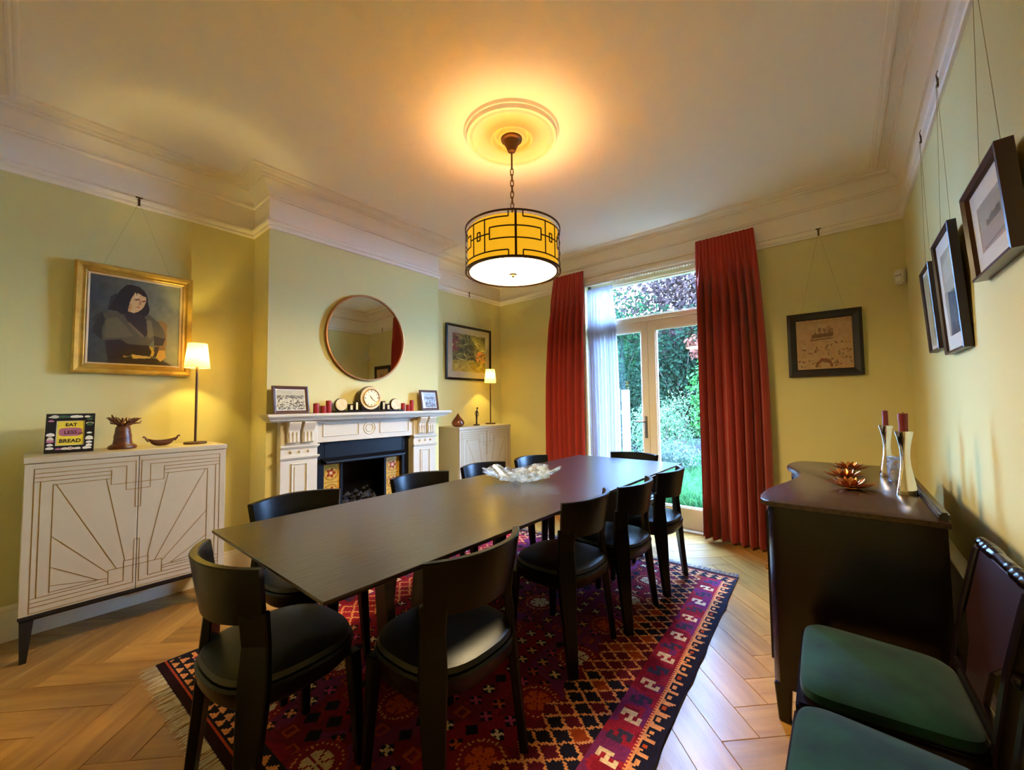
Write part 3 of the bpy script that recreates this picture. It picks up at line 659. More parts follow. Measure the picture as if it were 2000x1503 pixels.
# ------------------------------------------------------------------ kilim rug
rug = thing('kilim_rug', 'red and navy geometric kilim rug with fringed ends under the dining table', 'rug', (3.10, -3.615, 0), math.atan2(0.041, 1))
RW, RL, CELL = 2.15, 2.79, 0.0085
def rug_paint(s, t):
    # s: distance from the right edge, t: distance from the near fringe
    s0 = s; side = s > RW / 2; s = np.minimum(s, RW - s); tt = np.minimum(t, RL - t); sh = s.shape
    CR = np.array((158, 32, 52.)); WINE = np.array((104, 20, 44.)); NAVY = np.array((30, 26, 44.)); SAL = np.array((222, 146, 96.)); CRM = np.array((226, 196, 158.)); PUR = np.array((110, 46, 104.)); ORG_ = np.array((190, 74, 34.)); PINK = np.array((186, 60, 104.))
    U = s0 / RW; V = t / RL
    n1 = noise2(U, V, 9, 11, 3); n2 = noise2(U, V, 26, 12, 2)
    C = np.empty(sh + (3,)); C[:] = WINE
    C[n1 > 0.55] = PUR * 0.7 + WINE * 0.3; C[(n1 < 0.40)] = np.array((128, 24, 44.))
    # ---- central field: small crosses, big six-petal stars, small boxes
    f = (s > 0.46) & (tt > 0.16)
    px, py = 0.095, 0.085; u = (s0 / px); v = (t / py) + 0.5 * (np.floor(u) % 2); iu = np.floor(u); iv = np.floor(v)
    a = (u - iu - 0.5) * px; b = (v - iv - 0.5) * py; h = (np.sin(iu * 12.9898 + iv * 78.233) * 43758.5453) % 1
    cross = ((np.abs(a - b) < 0.008) | (np.abs(a + b) < 0.008)) & (np.hypot(a, b) < 0.024)
    dark = (np.abs(a) + np.abs(b) < 0.036)
    C[f & dark & (h < 0.75)] = NAVY * 0.9
    pal = np.array([CRM, SAL, ORG_, CRM, PINK]); C[f & cross & (h < 0.62)] = pal[(h * 8).astype(int) % 5][f & cross & (h < 0.62)]
    box = (np.maximum(np.abs(a), np.abs(b)) < 0.026) & (np.maximum(np.abs(a), np.abs(b)) > 0.014); C[f & box & (h > 0.80)] = ORG_ * 0.8
    bx, by = 0.46, 0.36; U2 = (s0 - 0.50) / bx; V2 = (t - 0.92) / by; du = (U2 - np.round(U2)) * bx; dv = (V2 - np.round(V2)) * by
    hh = (np.sin(np.round(U2) * 37.1 + np.round(V2) * 91.7) * 951.13) % 1
    d = np.hypot(du, dv); th = np.arctan2(dv, du); lod = (d < 0.105) & (s > 0.36) & (tt > 0.14); C[lod] = CR * 0.8
    pet = (d < 0.058) & (np.abs(np.sin(3 * th)) > 0.28); C[pet & lod & (hh < 0.5)] = ORG_; C[pet & lod & (hh >= 0.5)] = CRM * 0.92
    step = (np.abs(d - 0.085) < 0.006) & ((np.floor(th * 9) % 2) == 0); C[step & lod] = SAL * 0.9
    # ---- lattice band
    L = (s > 0.215) & (s < 0.44 + 0.02 * np.sin(t * 36)) & (tt > 0.13)
    P = 0.0865; q1 = (t - 0.80 * s) / P; q2 = (t + 0.80 * s) / P; c1 = np.floor(q1); c2 = np.floor(q2); e1 = np.abs(q1 - np.round(q1)); e2 = np.abs(q2 - np.round(q2))
    hc = (np.sin(c1 * 17.3 + c2 * 5.1) * 9631.7) % 1; sec = np.sin(t * 4.6 + 1.2)
    cc = np.empty(sh + (3,)); cc[:] = NAVY; cc[(hc > 0.55) | (sec > 0.6)] = np.array((96, 22, 42.)); cc[hc > 0.9] = ORG_ * 0.8
    C[L] = cc[L]
    dot = 0.055 + 0.05 * ((np.floor((q2 if False else s / 0.0135)) % 2) == 0)
    C[L & ((e1 < dot) | (e2 < dot))] = SAL
    if side.any(): C[L & side & (e1 >= dot) & (e2 >= dot)] = CR[None] * 0.95
    # ---- crimson band with S motifs
    B = (s > 0.088) & (s <= 0.215); C[B] = CR; C[B & (n2 > 0.56)] = np.array((120, 40, 92.)); C[B & (n2 < 0.42)] = np.array((134, 24, 44.))
    k = (t - 0.02) / 0.2335; w = (k - np.floor(k) - 0.5) * 0.2335; sc = s - 0.148
    def S_(w, sc):
        return ((np.abs(w - 0.022) < 0.010) & (np.abs(sc - 0.012) < 0.030)) | ((np.abs(w + 0.022) < 0.010) & (np.abs(sc + 0.012) < 0.030)) | ((np.abs(w) < 0.022) & (np.abs(sc) < 0.009)) | ((np.abs(w - 0.008) < 0.016) & (np.abs(sc - 0.034) < 0.008)) | ((np.abs(w + 0.008) < 0.016) & (np.abs(sc + 0.034) < 0.008))
    C[B & S_(w, sc)] = CRM
    w2 = (k + 0.5 - np.floor(k + 0.5) - 0.5) * 0.2335; C[B & S_(w2, -sc)] = NAVY * 1.3 + 20
    # ---- hook border
    E = s <= 0.088; C[E] = SAL; C[s < 0.020] = NAVY
    C[(s > 0.080) & (s <= 0.088) & ((np.floor(t / 0.0085) % 2) == 0)] = CR
    hp = 0.0775; m = t / hp; m = (m - np.floor(m)); r = s - 0.020
    tri = (r >= 0) & (r < 0.040 * (1 - m)) ; hook = (r > 0.016) & (r < 0.044) & (np.abs(m - 0.45) < 0.30); inner = (r > 0.022) & (r < 0.036) & (np.abs(m - 0.40) < 0.15)
    C[E & tri] = NAVY; C[E & hook] = NAVY; C[E & inner] = np.where(((np.floor(t / hp) % 3) == 0)[..., None], ORG_, SAL)[E & inner]
    # ---- end borders
    N_ = (tt < 0.125) & (s > 0.02); C[N_] = NAVY * 0.8 + 6; g = (tt < 0.036); C[g] = np.array((40, 16, 26.))
    C[(tt > 0.036) & (tt < 0.044)] = np.array((170, 62, 40.))
    tp = 0.068; q = s0 / tp; fr_ = q - np.floor(q)
    for base in (0.050, 0.088):
        hgt = (tt - base) / 0.034; ok = (hgt > 0) & (hgt < 1) & (np.abs(fr_ - (0.5 if base < 0.08 else 0.62)) < 0.40 * (1 - hgt)) & N_; C[ok] = SAL
    return C * (0.92 + 0.16 * RNG.random(sh))[..., None]
nx, ny = int(RW / CELL), int(RL / CELL)
xs = (np.arange(nx) + 0.5) * RW / nx; ys = (np.arange(ny) + 0.5) * RL / ny; SS, TT = np.meshgrid(xs, ys)
rc = lin(np.clip(rug_paint(SS, TT), 0, 255))
gx, gy = np.meshgrid(np.linspace(0, RW, nx + 1), np.linspace(0, RL, ny + 1))
edge = 0.004 * np.sin(gy * 9) + 0.003 * np.sin(gy * 23)
zz = 0.008 + 0.0025 * np.sin(gx * 7 + gy * 5) * np.sin(gy * 4)
V_ = np.stack([-gx + edge * (gx < 0.001), gy, zz], -1).reshape(-1, 3)
idx = np.arange((nx + 1) * (ny + 1)).reshape(ny + 1, nx + 1)
F_ = np.stack([idx[:-1, 1:], idx[:-1, :-1], idx[1:, :-1], idx[1:, 1:]], -1).reshape(-1, 4)
me = bpy.data.meshes.new('rug_field'); me.vertices.add(len(V_)); me.vertices.foreach_set('co', V_.reshape(-1).astype(np.float32))
me.loops.add(F_.size); me.loops.foreach_set('vertex_index', F_.reshape(-1).astype(np.int32)); me.polygons.add(len(F_))
me.polygons.foreach_set('loop_start', (np.arange(len(F_)) * 4).astype(np.int32)); me.update(calc_edges=True); me.validate()
ca = me.color_attributes.new('Col', 'FLOAT_COLOR', 'CORNER')
cc = np.repeat(np.concatenate([rc.reshape(-1, 3), np.ones((nx * ny, 1))], 1), 4, axis=0).astype(np.float32); ca.data.foreach_set('color', cc.reshape(-1))
me.materials.append(RUGM); o = bpy.data.objects.new('woven_field', me); COL.objects.link(o); o.parent = rug
MB().box(-RW, 0, 0, RL, 0.0005, 0.005).build('backing', mat('rug_backing', (40, 26, 30), rough=0.95), rug)
for end, nm in ((0, 'fringe'), (1, 'fringe')):
    m = MB()
    for k in range(620):
        x = -random.uniform(0.0, RW); ln = random.uniform(0.045, 0.075); y0 = 0.002 if end == 0 else RL - 0.002; dy = -ln if end == 0 else ln; dx = random.uniform(-0.012, 0.012); w_ = 0.0016; zt = random.uniform(0.003, 0.009)
        m.add([(x - w_, y0, 0.008), (x + w_, y0, 0.008), (x + dx + w_, y0 + dy, zt - 0.002), (x + dx - w_, y0 + dy, zt - 0.002)], [(0, 1, 2, 3)])
    fo = m.build(nm, mat('fringe_wool', (212, 200, 180), rough=0.95) if end == 0 else mat('dark_fringe_wool', (86, 78, 84), rough=0.95), rug); fo['kind'] = 'stuff'

# ------------------------------------------------------------------ pictures
def frame_ring(w, h, prof):
    """mitred frame; prof = list of (inset from outer edge, y) with y negative towards the viewer"""
    rings = []
    for sx, sz in ((-1, 0), (1, 0), (1, 1), (-1, 1)):
        rings.append([(sx * (w / 2 - i), y, (h - i) if sz else i) for i, y in prof])
    rings.append(rings[0]); n = len(prof); m = MB(); vs = [p for r in rings[:4] for p in r]; fs = []
    for a in range(4):
        b = (a + 1) % 4
        for j in range(n): fs.append((a * n + j, b * n + j, b * n + (j + 1) % n, a * n + (j + 1) % n))
    return m.add(vs, fs)
def picture(name, label, cat, loc, rz, tilt, w, h, fw_, depth, fmat, art, amat=None, mount=0.0, mmat=None, glass=True, hook=None, prof=None, slip=0.0, nx=90, ny=90, wires=0.0):
    t = thing(name, label, cat, loc, rz); t.rotation_euler = (tilt, 0, rz)
    if prof is None: prof = [(0, 0), (0, -depth), (fw_ * 0.35, -depth - 0.002), (fw_ * 0.85, -depth * 0.8), (fw_, -depth * 0.55), (fw_, 0)]
    frame_ring(w, h, prof).build('frame', fmat, t)
    MB().box(-w / 2 + fw_ * 0.5, w / 2 - fw_ * 0.5, -0.006, -0.001, fw_ * 0.5, h - fw_ * 0.5).build('backing_board', mat('backing_board', (96, 74, 50), rough=0.9), t)
    iw, ih = w - 2 * fw_, h - 2 * fw_; y = -depth * 0.45
    if slip:
        so = frame_ring(iw + 0.004, ih + 0.004, [(0, y + 0.004), (0, y - 0.008), (slip, y - 0.004), (slip, y + 0.004)]).build('slip', CREAMSLIP, t); so.location = (0, 0, fw_ - 0.002)
    if mount:
        mo = frame_ring(iw + 0.004, ih + 0.004, [(0, y + 0.001), (0, y - 0.001), (mount, y - 0.001), (mount + 0.002, y + 0.001)]).build('mount', mmat or MOUNT, t); mo.location = (0, 0, fw_ - 0.002)
    k = max(mount, slip); canvas('artwork', iw - 2 * k + 0.006, ih - 2 * k + 0.006, art, amat or PAINT, t, (0, y + 0.0005 if mount else y, fw_ + k - 0.003), nx, ny)
    if glass: MB().box(-iw / 2 - 0.001, iw / 2 + 0.001, y - 0.006, y - 0.004, fw_ - 0.001, h - fw_ + 0.001).build('glazing', GLAZING, t)
    if hook:
        M_ = (Matrix.Translation(loc) @ Matrix.Rotation(rz, 4, 'Z') @ Matrix.Rotation(tilt, 4, 'X')).inverted()
        hp = M_ @ Vector(hook); wx = w * 0.3 if not wires else wires; hp = hp + Vector((0, 0.006, 0))
        for sx in (-1, 1): MB().tube([(sx * wx, -0.004, h - 0.02), tuple(hp + Vector((sx * 0.005, -0.016, -0.014)))], 0.0009, 5).build('hanging_wire', WIRE, t)
        MB().box(hp.x - 0.009, hp.x + 0.009, hp.y - 0.012, hp.y + 0.026, hp.z + 0.026, hp.z + 0.036).box(hp.x - 0.006, hp.x + 0.006, hp.y - 0.014, hp.y - 0.009, hp.z - 0.016, hp.z + 0.036).box(hp.x - 0.006, hp.x + 0.006, hp.y - 0.018, hp.y - 0.010, hp.z - 0.022, hp.z - 0.012).add(
            [(hp.x - 0.02, hp.y - 0.012, hp.z + 0.040), (hp.x + 0.02, hp.y - 0.012, hp.z + 0.040), (hp.x, hp.y - 0.012, hp.z + 0.002), (hp.x - 0.02, hp.y - 0.008, hp.z + 0.040), (hp.x + 0.02, hp.y - 0.008, hp.z + 0.040), (hp.x, hp.y - 0.008, hp.z + 0.002)],
            [(0, 1, 2), (5, 4, 3), (0, 3, 4, 1), (1, 4, 5, 2), (2, 5, 3, 0)]).build('picture_hook', BRASSHOOK, t)
    return t
def homog(src):
    A = []; b = []
    for (x, y), (u, v) in zip(src, ((0, 1), (1, 1), (1, 0), (0, 0))):
        A.append([x, y, 1, 0, 0, 0, -u * x, -u * y]); b.append(u); A.append([0, 0, 0, x, y, 1, -v * x, -v * y]); b.append(v)
    p = np.linalg.solve(np.array(A, float), np.array(b, float))
    def f(P):
        out = []
        for x, y in P:
            d = p[6] * x + p[7] * y + 1; out.append(((p[0] * x + p[1] * y + p[2]) / d, (p[3] * x + p[4] * y + p[5]) / d))
        return out
    return f
def portrait(U, V):
    T = homog([(225, 190), (1365, 385), (1315, 1325), (175, 1270)])
    t = np.clip(U * 1.1 - 0.1 + 0.1 * noise2(U, V, 4, 3), 0, 1); C = mixc((58, 62, 62), (132, 132, 104), t) + (noise2(U, V, 14, 4)[..., None] - 0.5) * 22
    C *= (0.85 + 0.2 * V)[..., None]
    def pp(c, *P): paintpoly(C, U, V, T(P), c)
    pp((40, 42, 42), (440, 640), (480, 480), (560, 440), (600, 500), (560, 660)); pp((46, 46, 42), (230, 760), (300, 690), (400, 660), (300, 800))
    pp((120, 92, 46), (1080, 780), (1145, 790), (1190, 830), (1180, 1010), (1150, 1240), (1040, 1200), (1040, 820))
    pp((76, 70, 50), (470, 660), (640, 690), (960, 700), (1080, 800), (1150, 900), (1170, 1010), (1000, 1020), (960, 1075), (700, 1060), (600, 1000), (400, 1010), (330, 980), (240, 900), (290, 770), (380, 690))
    pp((92, 84, 58), (420, 760), (560, 730), (680, 860), (760, 960), (640, 980), (400, 980)); pp((98, 92, 66), (930, 770), (990, 780), (1020, 960), (960, 1000), (930, 930))
    pp((34, 32, 27), (240, 900), (290, 770), (380, 690), (410, 760), (370, 870), (370, 1000), (330, 980)); pp((40, 32, 26), (1020, 960), (1160, 1000), (1130, 1080), (1020, 1080))
    pp((44, 28, 25), (630, 670), (860, 690), (930, 770), (940, 950), (880, 985), (700, 800)); pp((104, 88, 64), (690, 800), (716, 796), (900, 965), (878, 985))
    pp((38, 20, 25), (400, 1010), (600, 1000), (700, 1060), (960, 1080), (990, 1160), (960, 1200), (740, 1190), (640, 1205), (500, 1262), (440, 1262), (420, 1150))
    pp((46, 30, 27), (430, 1250), (640, 1205), (1000, 1225), (1120, 1255), (1250, 1322), (440, 1290)); pp((192, 164, 112), (735, 1180), (985, 1215), (960, 1230), (750, 1230)); pp((170, 140, 90), (630, 1190), (690, 1212), (640, 1216))
    pp((52, 34, 28), (1030, 1090), (1080, 1090), (1070, 1190), (1010, 1225), (1000, 1180)); pp((204, 166, 62), (955, 1088), (1005, 1100), (1022, 1160), (1005, 1205), (972, 1200), (990, 1150))
    pp((194, 154, 78), (1078, 1135), (1155, 1140), (1160, 1220), (1095, 1270), (1040, 1220))
    pp((30, 12, 14), (690, 340), (760, 342), (850, 370), (910, 420), (945, 480), (955, 580), (972, 640), (960, 690), (900, 742), (860, 700), (700, 680), (620, 700), (560, 660), (440, 640), (500, 560), (550, 480), (610, 400))
    pp((206, 168, 116), (800, 428), (870, 468), (932, 500), (925, 560), (890, 625), (830, 668), (770, 685), (695, 660), (722, 560), (750, 495)); pp((184, 140, 92), (722, 560), (750, 600), (740, 660), (695, 660)); pp((222, 190, 140), (800, 440), (850, 470), (840, 510), (780, 500))
    pp((30, 12, 14), (790, 420), (830, 425), (815, 475)); pp((30, 12, 14), (840, 425), (905, 450), (900, 490), (870, 470))
    pp((84, 54, 40), (785, 520), (850, 512), (846, 530), (790, 534)); pp((84, 54, 40), (878, 540), (922, 535), (918, 552), (882, 555)); pp((168, 120, 80), (850, 530), (866, 540), (862, 590), (836, 584)); pp((160, 84, 66), (806, 606), (852, 612), (836, 626), (808, 620))
    return C + RNG.normal(0, 3, C.shape)
gp = [(0, 0), (0, -0.035), (0.010, -0.045), (0.028, -0.040), (0.036, -0.026), (0.048, -0.030), (0.058, -0.022), (0.060, 0)]
picture('portrait_painting', 'gilt framed oil portrait of a seated dark haired woman above the near cabinet', 'painting', (0.012, -3.697, 1.500), math.pi / 2, 0.012, 0.575, 0.690, 0.060, 0.045, GOLDFRAME, portrait, glass=False, hook=(0.022, -3.705, 2.655), prof=gp, slip=0.010, nx=150, ny=170)
def foliage_art(U, V):
    n = noise2(U, V, 7, 21, 4); n2 = noise2(U, V, 20, 22, 3); C = mixc((46, 42, 22), (118, 108, 52), np.clip(n * 1.6 - 0.3, 0, 1))
    for k in range(70):
        x, y, a, ln = RNG.random(), RNG.random(), RNG.uniform(0, 3.1), RNG.uniform(0.08, 0.22); dx, dy = math.cos(a), math.sin(a)
        p = (U - x) * dx + (V - y) * dy; q = -(U - x) * dy + (V - y) * dx + 1.4 * p * p; w_ = 0.012 * (1 - np.abs(p) / ln); c = [(168, 156, 84), (34, 32, 18), (140, 126, 60), (150, 138, 96), (88, 60, 40)][k % 5]
        C[(np.abs(q) < w_) & (np.abs(p) < ln)] = c
    m = (np.hypot(U - 0.85, V - 0.42) < 0.16) & (n2 > 0.47); C[m] = (176, 112, 44); m = inpoly(U, V, [(0.0, 1), (0.22, 1), (0.18, 0.55), (0, 0.5)]) & (n2 > 0.5); C[m] = (104, 50, 42)
    m = V < 0.30; C[m] = C[m] * 0.45 + np.array((150, 128, 30)) * 0.55
    return C * 1.3
picture('foliage_print', 'framed jungle foliage print with grey mount in the far alcove above the cabinet', 'picture', (0.010, -0.620, 1.580), math.pi / 2, 0.01, 0.775, 0.672, 0.028, 0.026, MAHOG, foliage_art, mount=0.075, mmat=MOUNTGREY, hook=(0.022, -0.62, 2.655), nx=130, ny=110)
def sampler(U, V):
    C = mixc((196, 158, 112), (176, 136, 92), noise2(U, V, 12, 31)); D = np.array((112, 80, 52.))
    hull = inpoly(U, V, [(0.28, 0.62), (0.66, 0.64), (0.68, 0.72), (0.30, 0.70)]); C[hull] = D; C[inpoly(U, V, [(0.26, 0.57), (0.68, 0.60), (0.68, 0.62), (0.27, 0.60)])] = D
    for x, w_, h_ in ((0.36, 0.02, 0.10), (0.44, 0.03, 0.14), (0.52, 0.03, 0.13), (0.60, 0.03, 0.16), (0.65, 0.02, 0.10)): C[(np.abs(U - x) < w_) & (V > 0.69) & (V < 0.69 + h_) & (noise2(U, V, 40, 3) > 0.45)] = D * 1.15
    C[(V > 0.90) & (V < 0.97) & (np.sin(U * 60) * np.cos(V * 160) > 0.2)] = (150, 118, 66)
    for k in range(90):
        x, y = RNG.uniform(0.04, 0.96), RNG.uniform(0.05, 0.56); r = RNG.uniform(0.008, 0.03); m = (np.abs(U - x) / r) + (np.abs(V - y) / (r * 0.9)) < 1; C[m] = [(126, 92, 58), (142, 108, 66), (120, 66, 48), (104, 84, 50)][k % 4]
    for k in range(26):
        a = math.pi * k / 25; x, y = 0.49 + 0.13 * math.cos(a), 0.06 + 0.15 * math.sin(a) * RNG.uniform(0.6, 1); m = np.hypot(U - x, V - y) < 0.025; C[m] = [(146, 70, 46), (112, 84, 40), (128, 52, 44)][k % 3]
    return C + RNG.normal(0, 4, C.shape)
BLACKFRAME = mat('black_frame', (26, 14, 14), rough=0.4)
picture('ship_sampler', 'black framed tan embroidered sampler with a ship on the wall right of the curtain', 'picture', (3.518, -0.008, 1.472), 0, 0.015, 0.485, 0.530, 0.062, 0.022, BLACKFRAME, sampler, hook=(3.518, -0.022, 2.655), nx=120, ny=120)
def print_a(U, V):
    C = mixc((188, 180, 146), (172, 164, 128), noise2(U, V, 6, 41)); C[(np.abs(U - 0.5) < 0.06 + 0.1 * noise2(U, V, 9, 2)) & (V > 0.1) & (V < 0.75)] = (150, 144, 112); return C
def print_b(U, V):
    C = mixc((190, 176, 140), (160, 150, 122), V); C[inpoly(U, V, [(0, 0.62), (1, 0.70), (1, 0.97), (0, 0.86)])] = (186, 176, 146); m = inpoly(U, V, [(0.1, 0.0), (1, 0), (1, 0.50), (0.25, 0.52)]); C[m] = (84, 78, 76)
    m2 = m & (noise2(U, V, 9, 43) > 0.52); C[m2] = (56, 52, 54); return C
def print_c(U, V):
    C = mixc((176, 156, 128), (150, 140, 122), V); C[V < 0.45] = (166, 140, 116); m = (V > 0.45) & (V < 0.52 + 0.16 * noise2(U, V, 9, 45)) & (U > 0.3) & (U < 0.85); C[m] = (86, 76, 66); C[inpoly(U, V, [(0.1, 0.05), (0.95, 0.1), (0.95, 0.16), (0.1, 0.09)])] = (110, 100, 90); return C
DARKFRAME = mat('dark_wood_frame', (58, 26, 26), rough=0.3, coat=0.2); THINFRAME = mat('thin_black_frame', (38, 18, 24), rough=0.35)
RZW = -math.pi / 2
p1 = picture('framed_print', 'small thin framed pale print on the right wall, nearest the corner sensor', 'picture', (W - 0.003, -1.150, 1.527), RZW, 0.05, 0.275, 0.440, 0.012, 0.022, THINFRAME, print_a, mount=0.02, hook=(W - 0.022, -1.165, 2.655))
p2 = picture('framed_print', 'tall framed print with dark lower half, middle of three on the right wall', 'picture', (W - 0.003, -1.650, 1.478), RZW, 0.05, 0.375, 0.510, 0.014, 0.026, THINFRAME, print_b, mount=0.062, hook=(W - 0.022, -1.660, 2.655))
p3 = picture('framed_print', 'brown framed small boat print in a wide white mount, closest on the right wall', 'picture', (W - 0.003, -2.290, 1.675), RZW, 0.06, 0.415, 0.300, 0.018, 0.036, DARKFRAME, print_c, mount=0.060, hook=(W - 0.022, -2.290, 2.655))
for p in (p1, p2, p3): p['group'] = 'framed prints on the right wall'

# ------------------------------------------------------------------ mirror
mr = thing('round_mirror', 'round mirror with thin rose gold frame above the mantel', 'mirror', (CB + 0.003, -2.200, 1.885))
def disc_x(r, x0, x1, n=72): return MB().loft([[(x0, r * math.cos(2 * math.pi * k / n), r * math.sin(2 * math.pi * k / n)) for k in range(n)], [(x1, r * math.cos(2 * math.pi * k / n), r * math.sin(2 * math.pi * k / n)) for k in range(n)]])
disc_x(0.374, 0.004, 0.016).build('mirror_glass', MIRROR, mr)
rg = []
for k in range(73):
    a = 2 * math.pi * k / 72; c, s_ = math.cos(a), math.sin(a); rg.append([(x, r * c, r * s_) for x, r in ((0.0, 0.372), (0.0, 0.386), (0.026, 0.386), (0.028, 0.383), (0.028, 0.375), (0.026, 0.372))])
MB().loft(rg, False).build('mirror_frame', ROSEGOLD, mr)

# ------------------------------------------------------------------ things on the mantel
MZ = 1.222
def litho(seed, tint):
    def f(U, V):
        C = mixc(tint, tuple(x * 0.86 for x in tint), noise2(U, V, 6, seed)); m = (V < 0.72) & (noise2(U * 1.0, V, 22, seed + 1, 2) > 0.60 - 0.10 * (V < 0.3)); C[m] = (74, 66, 54)
        m = (np.abs(V - 0.66) < 0.05) & (noise2(U, V, 30, seed + 2, 2) > 0.45); C[m] = (96, 88, 70); C[(V > 0.4) & (V < 0.52) & (noise2(U, V, 10, seed + 3) < 0.5)] = tint; return C
    return f
WOODFRAME = mat('brown_wood_frame', (84, 50, 30), rough=0.4, rgb2=(62, 34, 22), vscale=10)
def stand_picture(label, y, w, h, lean, art, x, rz):
    t = picture('framed_lithograph', label, 'picture frame', (x, y, MZ + 0.001), rz, 0, w, h, 0.024, 0.016, WOODFRAME, art, glass=True, mount=0.006); t.rotation_euler = (-lean, 0, rz); return t
stand_picture('brown framed old lithograph leaning on the left end of the mantel', -2.870, 0.262, 0.210, 0.16, litho(51, (206, 196, 156)), 0.405, math.pi / 2 + 0.06)
stand_picture('brown framed grey blue lithograph leaning on the right end of the mantel', -1.550, 0.235, 0.205, 0.16, litho(61, (170, 178, 184)), 0.400, math.pi / 2 + 0.10)
def pillar(x, y, r, h, label, mt=REDWAX, group='red pillar candles on the mantel'):
    t = thing('pillar_candle', label, 'candle', (x, y, MZ), 0, group)
    MB().lathe([(0.0, 0), (r - 0.001, 0), (r, 0.002), (r, h - 0.003), (r - 0.003, h), (r - 0.008, h - 0.003), (0.0, h - 0.004)], n=24).build('wax', mt, t, smooth=True)
    MB().tube([(0, 0, h - 0.005), (0.001, 0, h + 0.006)], 0.001, 5).build('wick', BLACKMETAL, t)
pillar(0.415, -2.690, 0.022, 0.078, 'red pillar candle on the mantel beside the old lithograph')
pillar(0.430, -2.640, 0.022, 0.058, 'short red pillar candle on the mantel left of the clock, middle of three')
pillar(0.410, -2.588, 0.021, 0.100, 'tallest red pillar candle on the mantel left of the clock')
pillar(0.415, -1.880, 0.020, 0.076, 'red pillar candle on the mantel just right of the clock set')
pillar(0.425, -1.832, 0.020, 0.062, 'short red pillar candle on the mantel right of the clock, middle of three')
pillar(0.415, -1.782, 0.020, 0.104, 'tallest red pillar candle on the mantel right of the clock')
CLKBLACK = mat('black_marble', (22, 16, 16), rough=0.2, var=0.4, vscale=30); DIALM = mat('clock_cream', (222, 196, 140), rough=0.4, rgb2=(206, 172, 112), vscale=20); BRASS = mat('polished_brass', (190, 146, 66), rough=0.25, metal=0.9)
ck = thing('mantel_clock', 'art deco mantel clock with large round dial, side discs and black blocks', 'clock', (0.400, -2.218, MZ))
MB().box(-0.04, 0.04, -0.335, 0.335, 0, 0.016).build('plinth', CLKBLACK, ck, bevel=0.002)
def xdisc(name, m, y, z, r, x0, x1): o = disc_x(r, x0, x1, 48).build(name, m, ck, bevel=0.0015); o.location = (0, y, z); return o
MB().box(-0.03, 0.02, -0.085, 0.085, 0.016, 0.075).build('pedestal', CLKBLACK, ck, bevel=0.002)
xdisc('case', CLKBLACK, 0, 0.122, 0.104, -0.03, 0.012); bz = xdisc('bezel', DIALM, 0, 0.122, 0.100, 0.012, 0.026); dl = xdisc('dial', mat('clock_dial', (228, 206, 160), rough=0.5), 0, 0.122, 0.072, 0.024, 0.031)
rg = [[(0.029 + 0.006 * math.cos(b), (0.075 + 0.005 * math.sin(b)) * math.cos(a), (0.075 + 0.005 * math.sin(b)) * math.sin(a)) for b in np.linspace(0, 2 * math.pi, 9)[:-1]] for a in np.linspace(0, 2 * math.pi, 49)]
o = MB().loft(rg, False).build('bezel_ring', BRASS, ck, smooth=True); o.location = (0, 0, 0.122)
nm = MB()
for k in range(12):
    a = k * math.pi / 6; c, s_ = math.cos(a), math.sin(a); p = Vector((0, c, s_)); q = Vector((0, -s_, c)); r0, r1, w_ = 0.054, 0.067, 0.0035 if k % 3 == 0 else 0.002
    nm.loft([[tuple(p * r0 + q * w_ + Vector((x, 0, 0))), tuple(p * r1 + q * w_ + Vector((x, 0, 0))), tuple(p * r1 - q * w_ + Vector((x, 0, 0))), tuple(p * r0 - q * w_ + Vector((x, 0, 0)))] for x in (0.030, 0.032)])
o = nm.build('hour_marks', BRASS, ck); o.location = (0, 0, 0.122)
for a, ln, w_ in ((2.2, 0.034, 0.003), (-0.75, 0.052, 0.002)):
    p = Vector((0, math.cos(a), math.sin(a))); q = Vector((0, -math.sin(a), math.cos(a)))
    o = MB().loft([[tuple(p * -0.008 + q * w_ + Vector((x, 0, 0))), tuple(p * ln + q * 0.0006 + Vector((x, 0, 0))), tuple(p * ln - q * 0.0006 + Vector((x, 0, 0))), tuple(p * -0.008 - q * w_ + Vector((x, 0, 0)))] for x in (0.032, 0.034)]).build('clock_hand', CLKBLACK, ck); o.location = (0, 0, 0.122)
for sg in (-1, 1):
    xdisc('side_disc_back', CLKBLACK, sg * 0.262, 0.066, 0.054, -0.02, 0.004); xdisc('side_disc', DIALM, sg * 0.262, 0.067, 0.050, 0.004, 0.012)
    for yy, hh, ww in ((0.130, 0.078, 0.034), (0.178, 0.054, 0.038)):
        MB().box(-0.02, 0.016, sg * yy - ww / 2, sg * yy + ww / 2, 0.016, hh + 0.016).build('block', CLKBLACK, ck, bevel=0.0015)
        MB().box(0.016, 0.019, sg * yy - ww * 0.24, sg * yy + ww * 0.30, 0.022, hh + 0.006).build('block_inlay', DIALM, ck, bevel=0.001)

